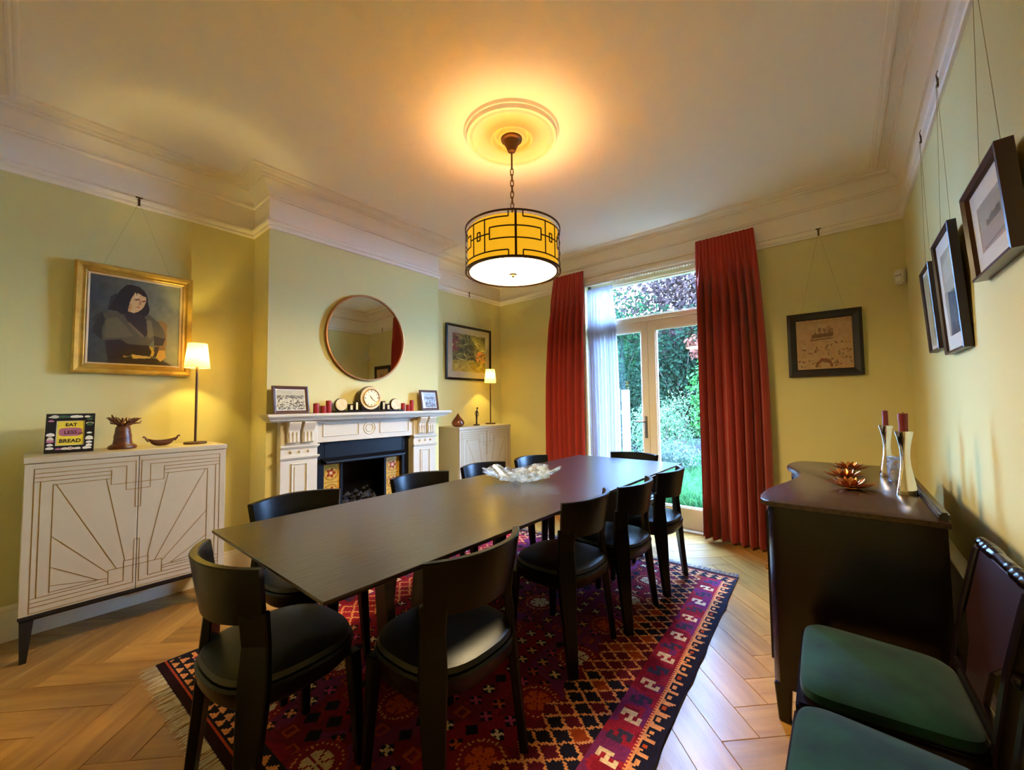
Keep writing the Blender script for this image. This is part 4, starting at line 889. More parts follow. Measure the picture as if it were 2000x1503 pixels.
# ------------------------------------------------------------------ things on the near cabinet
CZ = 1.031
fb = thing('poster_frame', 'black photo frame with a yellow poster reading EAT LESS BREAD on the near cabinet', 'photo frame', (0.235, -3.985, CZ + 0.001), math.pi / 2 - 0.12); fb.rotation_euler = (-0.20, 0, math.pi / 2 - 0.12)
FW_, FH_ = 0.190, 0.222
frame_ring(FW_, FH_, [(0, 0.012), (0, -0.004), (0.040, -0.004), (0.040, 0.004)]).build('frame', mat('black_print_frame', (20, 18, 26), rough=0.3), fb)
FLW = [mat('mushroom_white', (232, 228, 214), rough=0.5), mat('leaf_green_print', (64, 96, 70), rough=0.5), mat('pink_print', (196, 120, 160), rough=0.5)]
for k in range(46):
    e = k % 4; tt_ = random.random()
    px, pz = ((-0.5 + tt_) * (FW_ - 0.03), 0.020) if e == 0 else ((-0.5 + tt_) * (FW_ - 0.03), FH_ - 0.020) if e == 1 else (-FW_ / 2 + 0.020, 0.02 + tt_ * (FH_ - 0.04)) if e == 2 else (FW_ / 2 - 0.020, 0.02 + tt_ * (FH_ - 0.04))
    a = random.uniform(0.010, 0.019); b = a * random.uniform(0.45, 0.9); y = -0.0042 - 0.0002 * (k % 3)
    MB().loft([[(px + a * math.cos(q * 0.7854), y, pz + b * math.sin(q * 0.7854) * (1 if math.sin(q * 0.7854) > 0 else 0.5)) for q in range(8)], [(px + a * math.cos(q * 0.7854), y - 0.0004, pz + b * math.sin(q * 0.7854) * (1 if math.sin(q * 0.7854) > 0 else 0.5)) for q in range(8)]]).build('mushroom_print', FLW[0 if k % 5 < 4 and k % 7 else (1 if k % 2 else 2)], fb)
def poster(U, V):
    C = np.empty(U.shape + (3,)); C[:] = (238, 214, 60); C += (noise2(U, V, 8, 71)[..., None] - 0.5) * 12
    e = (np.abs(U - 0.5) > 0.455) | (np.abs(V - 0.5) > 0.465); C[e] = (224, 214, 176); m = ((U - 0.5) / 0.40) ** 4 + ((V - 0.545) / 0.165) ** 4 < 1; C[m] = (176, 104, 128); m = inpoly(U, V, [(0.75, 0.42), (0.95, 0.46), (0.90, 0.52), (0.8, 0.52)]); C[m] = (120, 66, 84); return C
canvas('poster', 0.112, 0.144, poster, PAINT, fb, (0, 0.002, 0.039), 60, 76)
def text(body, size, x, z, m, par, off=0.0, sx=1.0, y=0.0):
    c = bpy.data.curves.new('t', 'FONT'); c.body = body; c.size = size; c.align_x = 'CENTER'; c.extrude = 0.0004; c.offset = off; c.resolution_u = 3
    o = bpy.data.objects.new('t', c); COL.objects.link(o); bpy.context.view_layer.update()
    me = bpy.data.meshes.new_from_object(o.evaluated_get(bpy.context.evaluated_depsgraph_get())); bpy.data.objects.remove(o)
    me.materials.clear(); me.materials.append(m); q = bpy.data.objects.new('lettering', me); COL.objects.link(q); q.parent = par; q.location = (x, y, z); q.rotation_euler = (math.pi / 2, 0, 0); q.scale = (sx, 1, 1); return q
INK = mat('black_ink', (34, 28, 20), rough=0.6); INKW = mat('dark_red_ink', (62, 22, 44), rough=0.6)
text('EAT', 0.026, 0.002, 0.150, INK, fb, 0.0009, 1.0, 0.0012); text('LESS', 0.027, 0.0, 0.106, INKW, fb, 0.0005, 1.0, 0.0012); text('BREAD', 0.029, 0.0, 0.057, INK, fb, 0.0009, 0.95, 0.0012)
MB().box(-0.03, 0.03, 0.012, 0.014, 0.01, 0.17).build('easel_back', BLACKMETAL, fb)
# baobab sculpture
bb = thing('baobab_sculpture', 'carved reddish brown baobab tree sculpture on the near cabinet', 'sculpture', (0.21, -3.765, CZ)); TREE = mat('carved_red_wood', (104, 52, 22), rough=0.35, rgb2=(66, 28, 14), vscale=18, stretch=(1, 1, 4), bump=0.15, bscale=40)
MB().lathe([(0.0, 0), (0.062, 0), (0.068, 0.008), (0.064, 0.020), (0.054, 0.026), (0.050, 0.030)], n=20).build('base', TREE, bb, smooth=True)
MB().lathe([(0.046, 0.024), (0.044, 0.04), (0.041, 0.06), (0.042, 0.075), (0.038, 0.095), (0.036, 0.115), (0.034, 0.13), (0.022, 0.146), (0.012, 0.156), (0.0, 0.158)], n=18).build('trunk', TREE, bb, smooth=True)
for k in range(9):
    a = k * 2 * math.pi / 9 + 0.3; r1, z1 = random.uniform(0.05, 0.085), random.uniform(0.165, 0.215); c, s_ = math.cos(a), math.sin(a)
    p0 = (0.012 * c, 0.012 * s_, 0.138); pm = (r1 * 0.55 * c, r1 * 0.55 * s_, 0.150 + 0.2 * (z1 - 0.15)); p1_ = (r1 * c, r1 * s_, z1 - 0.012); p2_ = (r1 * 1.06 * c, r1 * 1.06 * s_, z1)
    b_ = MB().tube([p0, pm, p1_, p2_], [0.010, 0.007, 0.005, 0.003], 7)
    for e in (-1, 1): b_.tube([pm, (pm[0] + 0.02 * c - e * 0.014 * s_, pm[1] + 0.02 * s_ + e * 0.014 * c, pm[2] + 0.022), (pm[0] + 0.034 * c - e * 0.022 * s_, pm[1] + 0.034 * s_ + e * 0.022 * c, pm[2] + 0.032)], [0.005, 0.004, 0.002], 6)
    b_.build('branch', TREE, bb, smooth=True)
# boat bowl
bo = thing('boat_bowl', 'small brown boat shaped bowl with curled ends on the near cabinet', 'bowl', (0.23, -3.585, CZ)); rg = []
for k in range(21):
    u = -1 + k / 10; w_ = 0.034 * (1 - abs(u) ** 2.4) + 0.004; zb = 0.004 + 0.018 * abs(u) ** 3; zt = 0.040 + 0.014 * u * u; y = u * 0.072
    rg.append([(w_ * math.sin(a) * 0.9, y * (0.72 + 0.28 * (1 - math.cos(a)) / 1.0 if abs(a) < 1.57 else 1.0), zb + (zt - zb) * (1 - math.cos(a))) for a in np.linspace(-1.57, 1.57, 13)] + [(0.82 * w_ * math.sin(a), y * 0.92 * (0.72 + 0.28 * (1 - math.cos(a))), zb + 0.004 + (zt - zb - 0.004) * (1 - math.cos(a))) for a in np.linspace(1.57, -1.57, 13)])
MB().loft(rg).build('hull', TREE, bo, smooth=True)
for sg in (-1, 1): MB().tube([(0, sg * 0.062, 0.036), (0, sg * 0.075, 0.050), (0, sg * 0.080, 0.062), (0, sg * 0.086, 0.066), (0, sg * 0.093, 0.060)], [0.008, 0.006, 0.005, 0.006, 0.003], 8).build('curled_end', TREE, bo, smooth=True)

# ------------------------------------------------------------------ things on the far cabinet
vs_ = thing('onion_vase', 'amber brown onion shaped glazed vase on the far cabinet', 'vase', (0.30, -1.075, CZ)); AMBER = mat('amber_glaze', (126, 62, 18), rough=0.15, rgb2=(70, 22, 14), vscale=8, coat=0.5)
MB().lathe([(0.0, 0), (0.035, 0), (0.060, 0.014), (0.072, 0.036), (0.068, 0.060), (0.050, 0.086), (0.028, 0.112), (0.012, 0.134), (0.006, 0.148), (0.0, 0.150)], n=32).build('body', AMBER, vs_, smooth=True)
fg = thing('figurine', 'slender dark bronze standing figurine on the far cabinet', 'figurine', (0.28, -0.760, CZ))
MB().box(-0.025, 0.025, -0.028, 0.028, 0, 0.014).build('base', BLACKMETAL, fg, bevel=0.002)
def ovals(L_): return [[(c[0] + a * math.cos(k * math.pi / 6), c[1] + b * math.sin(k * math.pi / 6), z) for k in range(12)] for z, c, a, b in L_]
MB().loft(ovals([(0.012, (0, 0), 0.010, 0.012), (0.05, (0, 0), 0.008, 0.009), (0.09, (0, 0), 0.010, 0.012), (0.115, (0, 0.002), 0.010, 0.014), (0.14, (0, 0.003), 0.008, 0.010), (0.165, (0, 0.004), 0.010, 0.017), (0.178, (0, 0.006), 0.005, 0.007), (0.186, (0, 0.009), 0.004, 0.004), (0.194, (0, 0.011), 0.008, 0.010), (0.206, (0, 0.013), 0.009, 0.011), (0.214, (0, 0.013), 0.005, 0.006)])).build('body', DARKBRONZE, fg, smooth=True)
for sg in (-1, 1): MB().tube([(0, 0.004 + sg * 0.015, 0.166), (0, 0.004 + sg * 0.028, 0.140), (0.006, 0.004 + sg * 0.022, 0.116), (0.012, 0.004 + sg * 0.010, 0.108)], [0.005, 0.004, 0.0035, 0.003], 7).build('arm', DARKBRONZE, fg, smooth=True)

# ------------------------------------------------------------------ glass centrepiece bowl
gb = thing('glass_bowl', 'rippled crystal glass bowl with pointed wavy rim on the dining table', 'bowl', (1.955, -2.045, TZ)); n = 96
def gring(r, z, k_, inner):
    P = []
    for k in range(n):
        a = 2 * math.pi * k / n; wv = abs(math.cos(3.5 * a + 0.2)) ** 0.7 * 2 - 1; rip = 0.007 * math.cos(32 * a) * k_
        rr = r * (1 + 0.17 * k_ * wv) + rip; zz_ = z + 0.022 * k_ * k_ * math.cos(5 * a + 0.9) + 0.012 * k_ * wv + 0.006 * k_ * math.cos(16 * a)
        P.append((rr * math.cos(a) * 1.25, rr * math.sin(a) * 0.92, zz_ + (0.006 if inner else 0)))
    return P
rings = [gring(0.02, 0.004, 0, False), gring(0.05, 0.003, 0.05, False), gring(0.09, 0.016, 0.3, False), gring(0.135, 0.038, 0.7, False), gring(0.18, 0.060, 1.0, False),
         gring(0.178, 0.062, 1.0, True), gring(0.132, 0.040, 0.7, True), gring(0.088, 0.018, 0.3, True), gring(0.05, 0.008, 0.05, True), gring(0.02, 0.008, 0, True)]
g_ = MB().loft(rings).build('bowl_body', CRYSTAL, gb, smooth=True); gb.rotation_euler = (0, 0, math.radians(38))
for k in range(3): MB().lathe([(0.0, 0), (0.012, 0.0), (0.010, 0.012), (0.014, 0.02), (0.0, 0.022)], (0.075 * math.cos(k * 2.09), 0.06 * math.sin(k * 2.09), -0.0), 12).build('foot', CRYSTAL, gb, smooth=True)
gb.location.z = TZ + 0.003

# ------------------------------------------------------------------ sideboard
sb = thing('sideboard', 'dark mahogany serpentine fronted sideboard against the right wall', 'sideboard', (3.63, -1.55, 0))
def front(y):
    # x of the serpentine front at y (world)
    pts = [(-2.235, 3.365), (-2.20, 3.343), (-2.12, 3.334), (-2.03, 3.336), (-1.93, 3.346), (-1.82, 3.368), (-1.72, 3.392), (-1.60, 3.412), (-1.50, 3.424), (-1.40, 3.420), (-1.31, 3.392), (-1.22, 3.352), (-1.14, 3.338), (-1.04, 3.338), (-0.95, 3.348), (-0.89, 3.372), (-0.86, 3.41)]
    return pts
XB, SBZ = 3.878, 0.880
fp_ = front(0); top = [(XB, -2.240), ] + [] ; outline = [(XB, -0.86)] + [(XB, -2.240)] + [(3.39, -2.240)] + [(x, y) for y, x in fp_]
def loc2(P, dx=0.0): return [(x - 3.63, y + 1.55) for x, y in P]
def inset(P, d):
    out = []; c = (sum(p[0] for p in P) / len(P), sum(p[1] for p in P) / len(P))
    for x, y in P: out.append((min(x + d, XB - d * 0.3) if x < 3.6 else x - d * 0.3, y + d * (1 if y < -1.55 else -1) if (y < -2.1 or y > -1.0) else y))
    return out
O = loc2(outline); O2 = loc2(inset(outline, 0.014)); O3 = loc2(inset(outline, 0.022))
MB().loft([[(x, y, 0.851) for x, y in O2], [(x, y, 0.856) for x, y in O], [(x, y, 0.874) for x, y in O], [(x, y, SBZ) for x, y in O2]]).build('top', SIDETOP, sb, smooth=True)
MB().loft([[(x, y, 0.15) for x, y in O3], [(x, y, 0.851) for x, y in O3]]).build('carcass', MAHOG, sb, smooth=True)
MB().loft([[(XB - 3.63 - 0.030, -0.685, SBZ - 0.002), (XB - 3.63, -0.685, SBZ - 0.002), (XB - 3.63, 0.68, SBZ - 0.002), (XB - 3.63 - 0.030, 0.68, SBZ - 0.002)], [(XB - 3.63 - 0.026, -0.68, SBZ + 0.024), (XB - 3.63, -0.68, SBZ + 0.024), (XB - 3.63, 0.675, SBZ + 0.024), (XB - 3.63 - 0.026, 0.675, SBZ + 0.024)]]).build('back_ledge', MAHOG, sb, bevel=0.006, seg=2)
for yy in (-0.62, 0.62):
    for xx in (-0.235, 0.235):
        MB().loft([[(xx + a * 0.020, yy + b * 0.020, 0) for a, b in ((-1, -1), (1, -1), (1, 1), (-1, 1))], [(xx + a * 0.030, yy + b * 0.034, 0.152) for a, b in ((-1, -1), (1, -1), (1, 1), (-1, 1))]]).build('leg', MAHOG, sb, bevel=0.004)
for (ya, yb) in ((-2.16, -1.95), (-1.83, -1.62), (-1.60, -1.40), (-1.22, -0.96)):
    xm = np.interp([(ya + yb) / 2], [p[0] for p in fp_], [p[1] for p in fp_])[0] + 0.022 - 3.63
    dr = MB().loft([[(np.interp([y], [p[0] for p in fp_], [p[1] for p in fp_])[0] + 0.022 - 3.63 + dx, y + 1.55, z) for dx, y, z in ((0.004, ya, z_), (-0.006, ya, z_), (-0.006, (ya + yb) / 2, z_), (-0.006, yb, z_), (0.004, yb, z_))] for z_ in (0.22, 0.82)]).build('door', MAHOG, sb, bevel=0.002)
    MB().lathe([(0.0, -0.008), (0.008, -0.008), (0.012, 0.0), (0.008, 0.008), (0.0, 0.008)], (xm - 0.016, (ya + yb) / 2 + 1.55, 0.55), 12).build('knob', BRASS, dr, smooth=True)
# candlesticks
def candlestick(label, x, y, z, ch, cr, rough_wax):
    t = thing('candlestick', label, 'candlestick', (x, y, z + 0.001), 0, 'silver candlesticks on the sideboard')
    prof = [(0.034, 0.0), (0.0345, 0.004), (0.031, 0.03), (0.024, 0.07), (0.0165, 0.115), (0.0140, 0.150), (0.0150, 0.185), (0.0195, 0.222), (0.0262, 0.255), (0.0268, 0.262), (0.020, 0.262), (0.012, 0.258), (0.0, 0.256)]
    # square-ish twisted section
    rings = []
    for r, zz_ in [(0.0, 0.0)] + prof:
        P = []
        for k in range(32):
            a = 2 * math.pi * k / 32; q = 1 / max(abs(math.cos(a)), abs(math.sin(a))); rr = r * (0.55 + 0.45 * min(q, 1.28)); tw = zz_ * 3.0
            P.append((rr * math.cos(a + tw), rr * math.sin(a + tw), zz_))
        rings.append(P)
    MB().loft(rings).build('stem', CHROME, t, smooth=True)
    MB().lathe([(0.0, 0.250), (cr, 0.250), (cr, 0.256 + ch * 0.4), (cr * (1.08 if rough_wax else 1), 0.256 + ch * 0.7), (cr * (1.1 if rough_wax else 0.98), 0.256 + ch), (cr * 0.6, 0.252 + ch), (0.0, 0.252 + ch)], n=14 if rough_wax else 18).build('candle', DARKREDWAX, t, smooth=True)
    MB().tube([(0, 0, 0.25 + ch), (0.002, 0, 0.262 + ch)], 0.0012, 5).build('wick', BLACKMETAL, t)
candlestick('polished silver candlestick with a stubby dripped red candle, nearest on the sideboard', 3.813, -1.800, SBZ, 0.080, 0.0150, True)
candlestick('polished silver candlestick with a slim red candle, behind the nearer one', 3.787, -1.300, SBZ, 0.082, 0.0120, False)
jr = thing('glass_jar', 'small cut glass jar with red candle between the two candlesticks', 'jar', (3.812, -1.460, SBZ + 0.001))
MB().lathe([(0.0, 0), (0.034, 0), (0.037, 0.006), (0.037, 0.11), (0.040, 0.118), (0.036, 0.118), (0.033, 0.11), (0.033, 0.012), (0.0, 0.010)], n=16).build('vessel', CRYSTAL, jr)
MB().lathe([(0.0, 0.012), (0.028, 0.012), (0.028, 0.075), (0.0, 0.078)], n=18).build('wax', mat('pale_wax', (206, 190, 178), rough=0.6), jr, smooth=True)
MB().lathe([(0.0, 0.080), (0.016, 0.080), (0.014, 0.094), (0.0, 0.096)], n=12).build('candle_top', REDWAX, jr, smooth=True)
def lotus(label, x, y, s_, rz):
    t = thing('lotus_candle_holder', label, 'candle holder', (x, y, SBZ + 0.001), rz, 'copper lotus candle holders'); pm = None
    MB().lathe([(0.0, 0), (0.020, 0), (0.024, 0.003), (0.022, 0.014), (0.019, 0.016), (0.0, 0.012)], n=20).build('cup', COPPER, t, smooth=True)
    for ring_, (cnt, ln, el, wd) in enumerate(((8, 0.080, 0.30, 0.028), (7, 0.060, 0.62, 0.026), (6, 0.042, 0.95, 0.020))):
        rows = []
        for i in range(7):
            u = i / 6; w_ = wd * math.sin(math.pi * min(0.999, 0.12 + 0.88 * u) ** 0.9) * 0.5 + 0.0012; rr = 0.016 + ln * u * math.cos(el); zz_ = 0.006 + 0.004 * ring_ + ln * math.sin(el) * u ** 1.5
            rows.append([(rr, q * w_, zz_ + 0.006 * q * q * math.sin(math.pi * u)) for q in (-1, -0.5, 0, 0.5, 1)])
        vs = [p for r in rows for p in r]; vs += [(p[0], p[1], p[2] - 0.0012) for p in vs]; fs = []; nn = 35
        for i in range(6):
            for j in range(4): a = i * 5 + j; fs += [(a, a + 1, a + 6, a + 5), (nn + a, nn + a + 5, nn + a + 6, nn + a + 1)]
            for j in (0, 4): a = i * 5 + j; fs.append((a, a + 5, nn + a + 5, nn + a))
        p0 = None
        for k in range(cnt):
            if p0 is None: p0 = MB().add(vs, fs).build('petal', COPPER, t, smooth=True); o = p0
            else: o = p0.copy(); COL.objects.link(o)
            o.rotation_euler = (0, 0, 2 * math.pi * k / cnt + ring_ * 0.4)
    t.scale = (s_, s_, s_); return t
lotus('copper lotus flower candle holder, nearest of three on the sideboard', 3.632, -1.790, 0.98, 0.2)
lotus('copper lotus flower candle holder, middle of three on the sideboard', 3.612, -1.510, 0.98, 0.6)
lotus('copper lotus flower candle holder, farthest of three on the sideboard', 3.635, -1.190, 0.98, 0.9)

# ------------------------------------------------------------------ green velvet chairs by the right wall
def green_chair():
    t = thing('upholstered_chair', '', 'chair', (0, 0, 0), 0, 'green velvet chairs by the right wall')   # front = +y
    sw, sd = 0.232, 0.19
    MB().loft([[(-sw, sd, 0.405), (sw, sd, 0.405), (sw * 0.86, -sd, 0.405), (-sw * 0.86, -sd, 0.405)], [(-sw, sd, 0.452), (sw, sd, 0.452), (sw * 0.86, -sd, 0.452), (-sw * 0.86, -sd, 0.452)]]).build('seat_rail', MAHOG, t, bevel=0.008, seg=2)
    rings = []
    for k, z in ((0.93, 0.448), (0.965, 0.462), (0.95, 0.480), (0.88, 0.492), (0.62, 0.502), (0.25, 0.506)):
        P = []
        for q in range(48):
            th = 2 * math.pi * q / 48; c_, s_ = math.cos(th), math.sin(th); ux = math.copysign(abs(c_) ** (2 / 7), c_); uy = math.copysign(abs(s_) ** (2 / 7), s_)
            P.append((ux * sw * (0.93 + 0.07 * uy) * k, uy * sd * k, z))
        rings.append(P)
    MB().loft(rings).build('seat_pad', GREENVELVET, t, smooth=True)
    for sg in (-1, 1):
        MB().lathe([(0.014, 0), (0.018, 0.01), (0.014, 0.03), (0.022, 0.10), (0.026, 0.22), (0.022, 0.30), (0.028, 0.33), (0.022, 0.345), (0.028, 0.36), (0.028, 0.41)], (sg * (sw - 0.03), sd - 0.03, 0), 16).build('leg', MAHOG, t, smooth=True)
        rg = []
        for z, y in ((0.0, -sd - 0.075), (0.22, -sd - 0.02), (0.45, -sd - 0.002), (0.65, -sd - 0.03), (0.80, -sd - 0.060), (0.842, -sd - 0.070)):
            w_ = 0.017; rg.append([(sg * sw * 0.80 + p * w_, y + q * 0.020, z) for p, q in ((-1, -1), (1, -1), (1, 1), (-1, 1))])
        b_ = MB().loft(rg).build('back_post', MAHOG, t, bevel=0.004)
        MB().lathe([(0.0, -0.014), (0.012, -0.012), (0.016, 0.0), (0.012, 0.012), (0.0, 0.014)], (sg * sw * 0.80 + sg * 0.024, -sd - 0.030, 0.655), 12).build('boss', MAHOG, b_, smooth=True)
    pts = [(x, -sd - 0.068, 0.852) for x in np.linspace(-sw * 0.86, sw * 0.86, 41)]
    rad = [0.015 + (0.005 * (0.5 + 0.5 * math.cos(i * 2.2)) if 4 < i < 14 or 26 < i < 36 else 0) - (0.004 if i in (3, 15, 25, 37) else 0) for i in range(41)]
    MB().tube(pts, rad, 14).build('turned_top_rail', MAHOG, t, smooth=True)
    REDPANEL = mat('oxblood_panel', (36, 9, 11), rough=0.4)
    MB().loft([[(-sw * 0.30, -sd - 0.008, 0.50), (sw * 0.30, -sd - 0.008, 0.50), (sw * 0.30, -sd + 0.006, 0.50), (-sw * 0.30, -sd + 0.006, 0.50)], [(-sw * 0.36, -sd - 0.022, 0.60), (sw * 0.36, -sd - 0.022, 0.60), (sw * 0.36, -sd - 0.008, 0.60), (-sw * 0.36, -sd - 0.008, 0.60)],
               [(-sw * 0.70, -sd - 0.034, 0.66), (sw * 0.70, -sd - 0.034, 0.66), (sw * 0.70, -sd - 0.020, 0.66), (-sw * 0.70, -sd - 0.020, 0.66)], [(-sw * 0.74, -sd - 0.072, 0.84), (sw * 0.74, -sd - 0.072, 0.84), (sw * 0.74, -sd - 0.058, 0.84), (-sw * 0.74, -sd - 0.058, 0.84)]]).build('back_splat', REDPANEL, t, bevel=0.002)
    MB().box(-sw * 0.80, sw * 0.80, -sd - 0.012, -sd + 0.010, 0.475, 0.515).build('lower_rail', MAHOG, t, bevel=0.004)
    return t
gc = green_chair(); gc['label'] = 'green velvet seated mahogany chair beside the sideboard end'; gc.location = (3.672, -2.545, 0); gc.rotation_euler = (0, 0, math.radians(92))
g2 = copy_tree(gc); g2['label'] = 'green velvet seated mahogany chair closest to the camera, cut off by the frame'; g2.location = (3.680, -3.030, 0); g2.rotation_euler = (0, 0, math.radians(90))

# ------------------------------------------------------------------ motion sensor
ms = thing('motion_sensor', 'small white motion sensor in the corner above the sideboard', 'sensor', (3.985, -0.030, 2.190), math.radians(-38))
MB().loft([[(a * 0.026, 0.030, b * 0.052) for a, b in ((-1, -1), (1, -1), (1, 1), (-1, 1))], [(a * 0.030, 0.0, b * 0.058) for a, b in ((-1, -1), (1, -1), (1, 1), (-1, 1))], [(a * 0.026, -0.022, b * 0.050) for a, b in ((-1, -1), (1, -1), (1, 1), (-1, 1))]]).build('housing', PLASTIC, ms, bevel=0.008, seg=2, smooth=True)
MB().box(-0.018, 0.018, -0.0235, -0.021, 0.006, 0.010).build('slot', BLACKMETAL, ms); MB().box(-0.018, 0.018, -0.0238, -0.021, -0.034, -0.002).build('lens', mat('sensor_lens', (238, 236, 228), rough=0.25), ms, bevel=0.002)

# ------------------------------------------------------------------ garden
struct(MB().box(-14, 16, 0.25, 22, -0.30, -0.14).build('ground', mat('garden_soil', (44, 38, 30), rough=0.95, rgb2=(30, 28, 22), vscale=4)))
struct(MB().box(0.6, 3.4, 0.25, 1.35, -0.14, -0.06).build('ground_patio', mat('patio_stone', (62, 62, 62), rough=0.8, var=0.2, vscale=6), bevel=0.006))
def leaves(mb, pts, nrm, size, aspect=2.2, up=0.3):
    for p, nv in zip(pts, nrm):
        d = Vector(nv) + Vector((random.gauss(0, 0.6), random.gauss(0, 0.6), random.gauss(0, 0.5) + up)); d.normalize(); a = d.cross(Vector((random.gauss(0, 1), random.gauss(0, 1), random.gauss(0, 1)))).normalized(); b = d.cross(a)
        s_ = size * random.uniform(0.6, 1.35); p = Vector(p); w_ = s_ / aspect
        mb.add([tuple(p), tuple(p + a * s_ * 0.5 + b * w_ * 0.5 + d * s_ * 0.08), tuple(p + a * s_), tuple(p + a * s_ * 0.5 - b * w_ * 0.5 + d * s_ * 0.08)], [(0, 1, 2, 3)])
def bush(name, label, cat, c, r, n, size, mt, aspect=2.2, trunk=True, rough_=0.22, group=None, shell=0.35):
    t = thing(name, label, cat, (c[0], c[1], -0.14), 0, group); P = []; Nn = []; cz = c[2] + 0.14
    lobes = [(Vector((random.uniform(-0.5, 0.5) * r[0], random.uniform(-0.5, 0.5) * r[1], random.uniform(-0.4, 0.45) * r[2])), random.uniform(0.45, 0.7)) for _ in range(9)] + [(Vector((0, 0, 0)), 0.8)]
    for _ in range(n):
        lc, ls = random.choice(lobes); d = Vector((random.gauss(0, 1), random.gauss(0, 1), random.gauss(0, 1))).normalized()
        k = (1 - shell * random.random() ** 2) * ls; q = lc + Vector((d.x * r[0], d.y * r[1], d.z * r[2])) * k
        if q.z + cz < 0.02: q.z = 0.02 - cz + random.random() * 0.1
        P.append((q.x, q.y, q.z + cz)); Nn.append(d)
    m = MB(); leaves(m, P, Nn, size, aspect)
    me = bpy.data.meshes.new('foliage'); me.from_pydata(m.v, [], m.f); me.update(); me.materials.append(mt); o = bpy.data.objects.new('foliage', me); COL.objects.link(o); o.parent = t; o['kind'] = 'stuff'
    if trunk:
        b_ = MB().tube([(0, 0, 0), (0.03, 0.02, cz * 0.5), (0, 0, cz)], [0.05, 0.04, 0.02], 8)
        for k in range(5): a = k * 1.26; b_.tube([(0.02, 0.01, cz * 0.4), (r[0] * 0.5 * math.cos(a), r[1] * 0.5 * math.sin(a), cz + r[2] * 0.2)], [0.025, 0.008], 6)
        b_.build('stem', mat('bark', (70, 56, 44), rough=0.9), t)
    return t
G_LIGHT = leaf_mat('leaf_pale_green', (108, 130, 92), (58, 88, 58)); G_DARK = leaf_mat('leaf_dark_green', (34, 50, 34), (11, 24, 18)); G_MID = leaf_mat('leaf_mid_green', (38, 64, 36), (14, 34, 20)); G_BRIGHT = leaf_mat('leaf_bright_green', (62, 110, 48), (32, 72, 32)); G_PINK = leaf_mat('leaf_plum', (84, 62, 58), (34, 30, 30)); G_WHITE = leaf_mat('petal_white', (100, 102, 94), (66, 80, 68)); G_ROSE = leaf_mat('petal_rose', (112, 66, 50), (86, 46, 38))
bush('garden_shrub', 'pale green rounded shrub in the middle of the garden', 'shrub', (0.42, 5.3, 0.62), (0.98, 0.8, 0.92), 5200, 0.075, G_LIGHT, 3.0)
bush('garden_shrub', 'bright green leafy shrub behind the right glass door', 'shrub', (1.72, 5.6, 1.20), (0.80, 0.8, 1.25), 4200, 0.11, G_BRIGHT, 2.0)
bush('garden_shrub', 'white flowering low plant in front of the pale shrub', 'shrub', (0.95, 4.3, 0.18), (0.75, 0.4, 0.36), 2600, 0.05, G_WHITE, 1.8, False)
bush('garden_shrub', 'dark green bush behind the white fence', 'shrub', (-0.95, 6.4, 0.95), (1.0, 0.8, 1.5), 3800, 0.10, G_DARK, 2.2)
bush('garden_tree', 'dark evergreen tree behind the pale shrub', 'tree', (0.0, 8.2, 2.2), (2.0, 1.2, 2.4), 7000, 0.15, G_DARK, 2.0)
bush('garden_tree', 'dark green tree at the left end of the garden', 'tree', (-2.6, 8.6, 2.4), (1.9, 1.2, 2.6), 6500, 0.15, G_MID, 2.0)
bush('garden_tree', 'mid green tree behind the bright shrub', 'tree', (2.2, 8.8, 2.3), (1.7, 1.2, 2.5), 5500, 0.15, G_MID, 2.0)
bush('garden_tree', 'tall plum leaved tree filling the view above the glass doors', 'tree', (-0.9, 10.6, 5.4), (4.6, 1.6, 3.0), 15000, 0.17, G_PINK, 1.8)
bush('garden_shrub', 'rose flowering climber high behind the right glass door', 'shrub', (1.0, 7.2, 2.75), (0.75, 0.4, 0.42), 900, 0.10, G_ROSE, 1.4, False)
hg = thing('tall_hedge', 'tall dark hedge closing off the far end of the garden', 'hedge', (-1.6, 12.6, -0.14)); MB().box(-7, 7, 0.3, 0.9, 0, 4.6).build('hedge_core', mat('hedge_dark_twigs', (12, 18, 12), rough=0.95), hg)  # solid dark green core behind the hedge leaves
hm = MB(); leaves(hm, [(random.uniform(-7, 7), random.uniform(-0.1, 0.5), random.uniform(0, 5.0)) for _ in range(14000)], [(0, -1, 0.3)] * 14000, 0.22, 1.8)
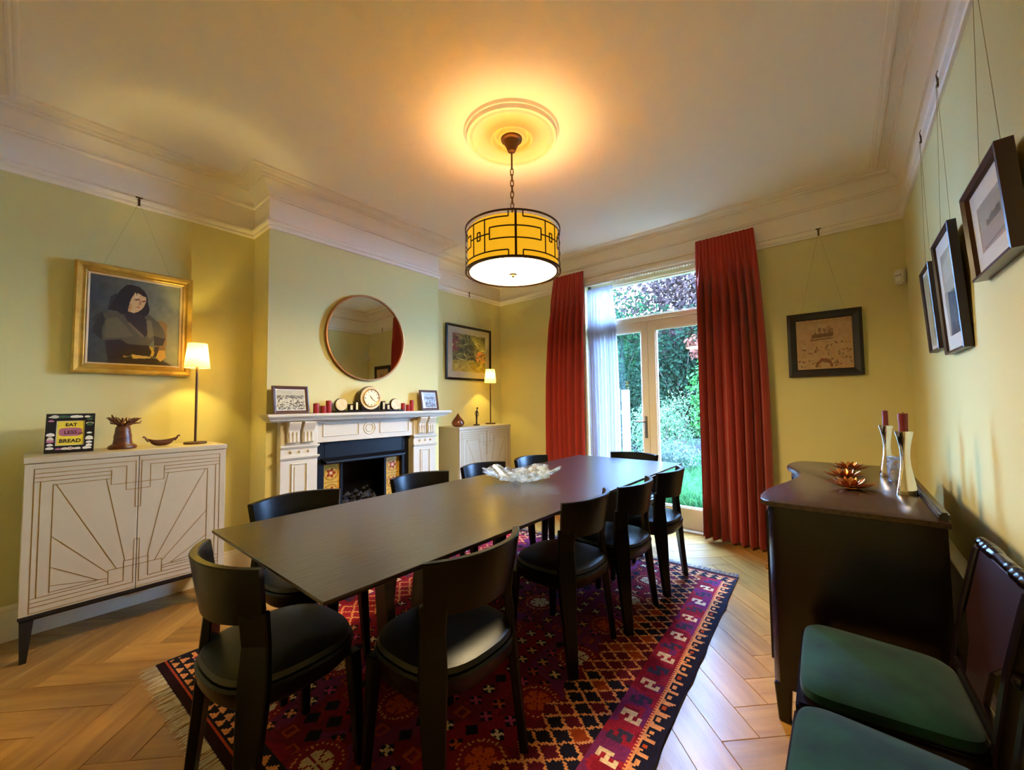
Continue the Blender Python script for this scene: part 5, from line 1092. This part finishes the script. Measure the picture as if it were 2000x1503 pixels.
me = bpy.data.meshes.new('foliage'); me.from_pydata(hm.v, [], hm.f); me.update(); me.materials.append(G_MID); o = bpy.data.objects.new('foliage', me); COL.objects.link(o); o.parent = hg; o['kind'] = 'stuff'
gm = MB(); cam_xy = (3.6, -4.15)
for _ in range(22000):
    y = 1.30 + 4.2 * random.random() ** 1.3; f_ = (y + 4.15) / 4.25; x = 3.62 + (-2.25 + 1.75 * random.random()) * f_
    h_ = random.uniform(0.12, 0.36) * (0.8 + 0.3 * math.sin(x * 3 + y * 2)); a = random.uniform(0, 6.28); w_ = random.uniform(0.004, 0.009); bx_, by_ = random.gauss(0, 0.10), random.gauss(0, 0.10); c_, s_ = math.cos(a) * w_, math.sin(a) * w_
    gm.add([(x - c_, y - s_, -0.14), (x + c_, y + s_, -0.14), (x + c_ * 0.7 + bx_ * 0.4, y + s_ * 0.7 + by_ * 0.4, -0.14 + h_ * 0.6), (x + bx_, y + by_, -0.14 + h_), (x - c_ * 0.7 + bx_ * 0.4, y - s_ * 0.7 + by_ * 0.4, -0.14 + h_ * 0.6)], [(0, 1, 2, 4), (4, 2, 3)])
me = bpy.data.meshes.new('meadow_grass'); me.from_pydata(gm.v, [], gm.f); me.update(); me.materials.append(leaf_mat('grass_blade', (74, 112, 64), (34, 68, 40))); go = bpy.data.objects.new('meadow_grass', me); COL.objects.link(go); go['kind'] = 'stuff'; go['label'] = 'long green grass growing in front of the garden shrubs'; go['category'] = 'grass'
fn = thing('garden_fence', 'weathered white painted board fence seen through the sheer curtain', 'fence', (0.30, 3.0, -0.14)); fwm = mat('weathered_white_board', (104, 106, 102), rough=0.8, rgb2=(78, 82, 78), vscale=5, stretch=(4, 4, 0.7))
for k in range(9):
    w_ = 0.155 if k == 0 else 0.13; x = 0.10 - k * 0.155; y = -0.02 * k
    MB().box(x, x + w_, y - 0.015, y + 0.015, 0.02, 1.66 + 0.02 * (k % 2)).build('board', fwm, fn, bevel=0.003)
MB().box(-1.2, 0.24, 0.0, 0.05, 1.2, 1.28).box(-1.2, 0.24, 0.0, 0.05, 0.3, 0.38).build('fence_rail', fwm, fn)
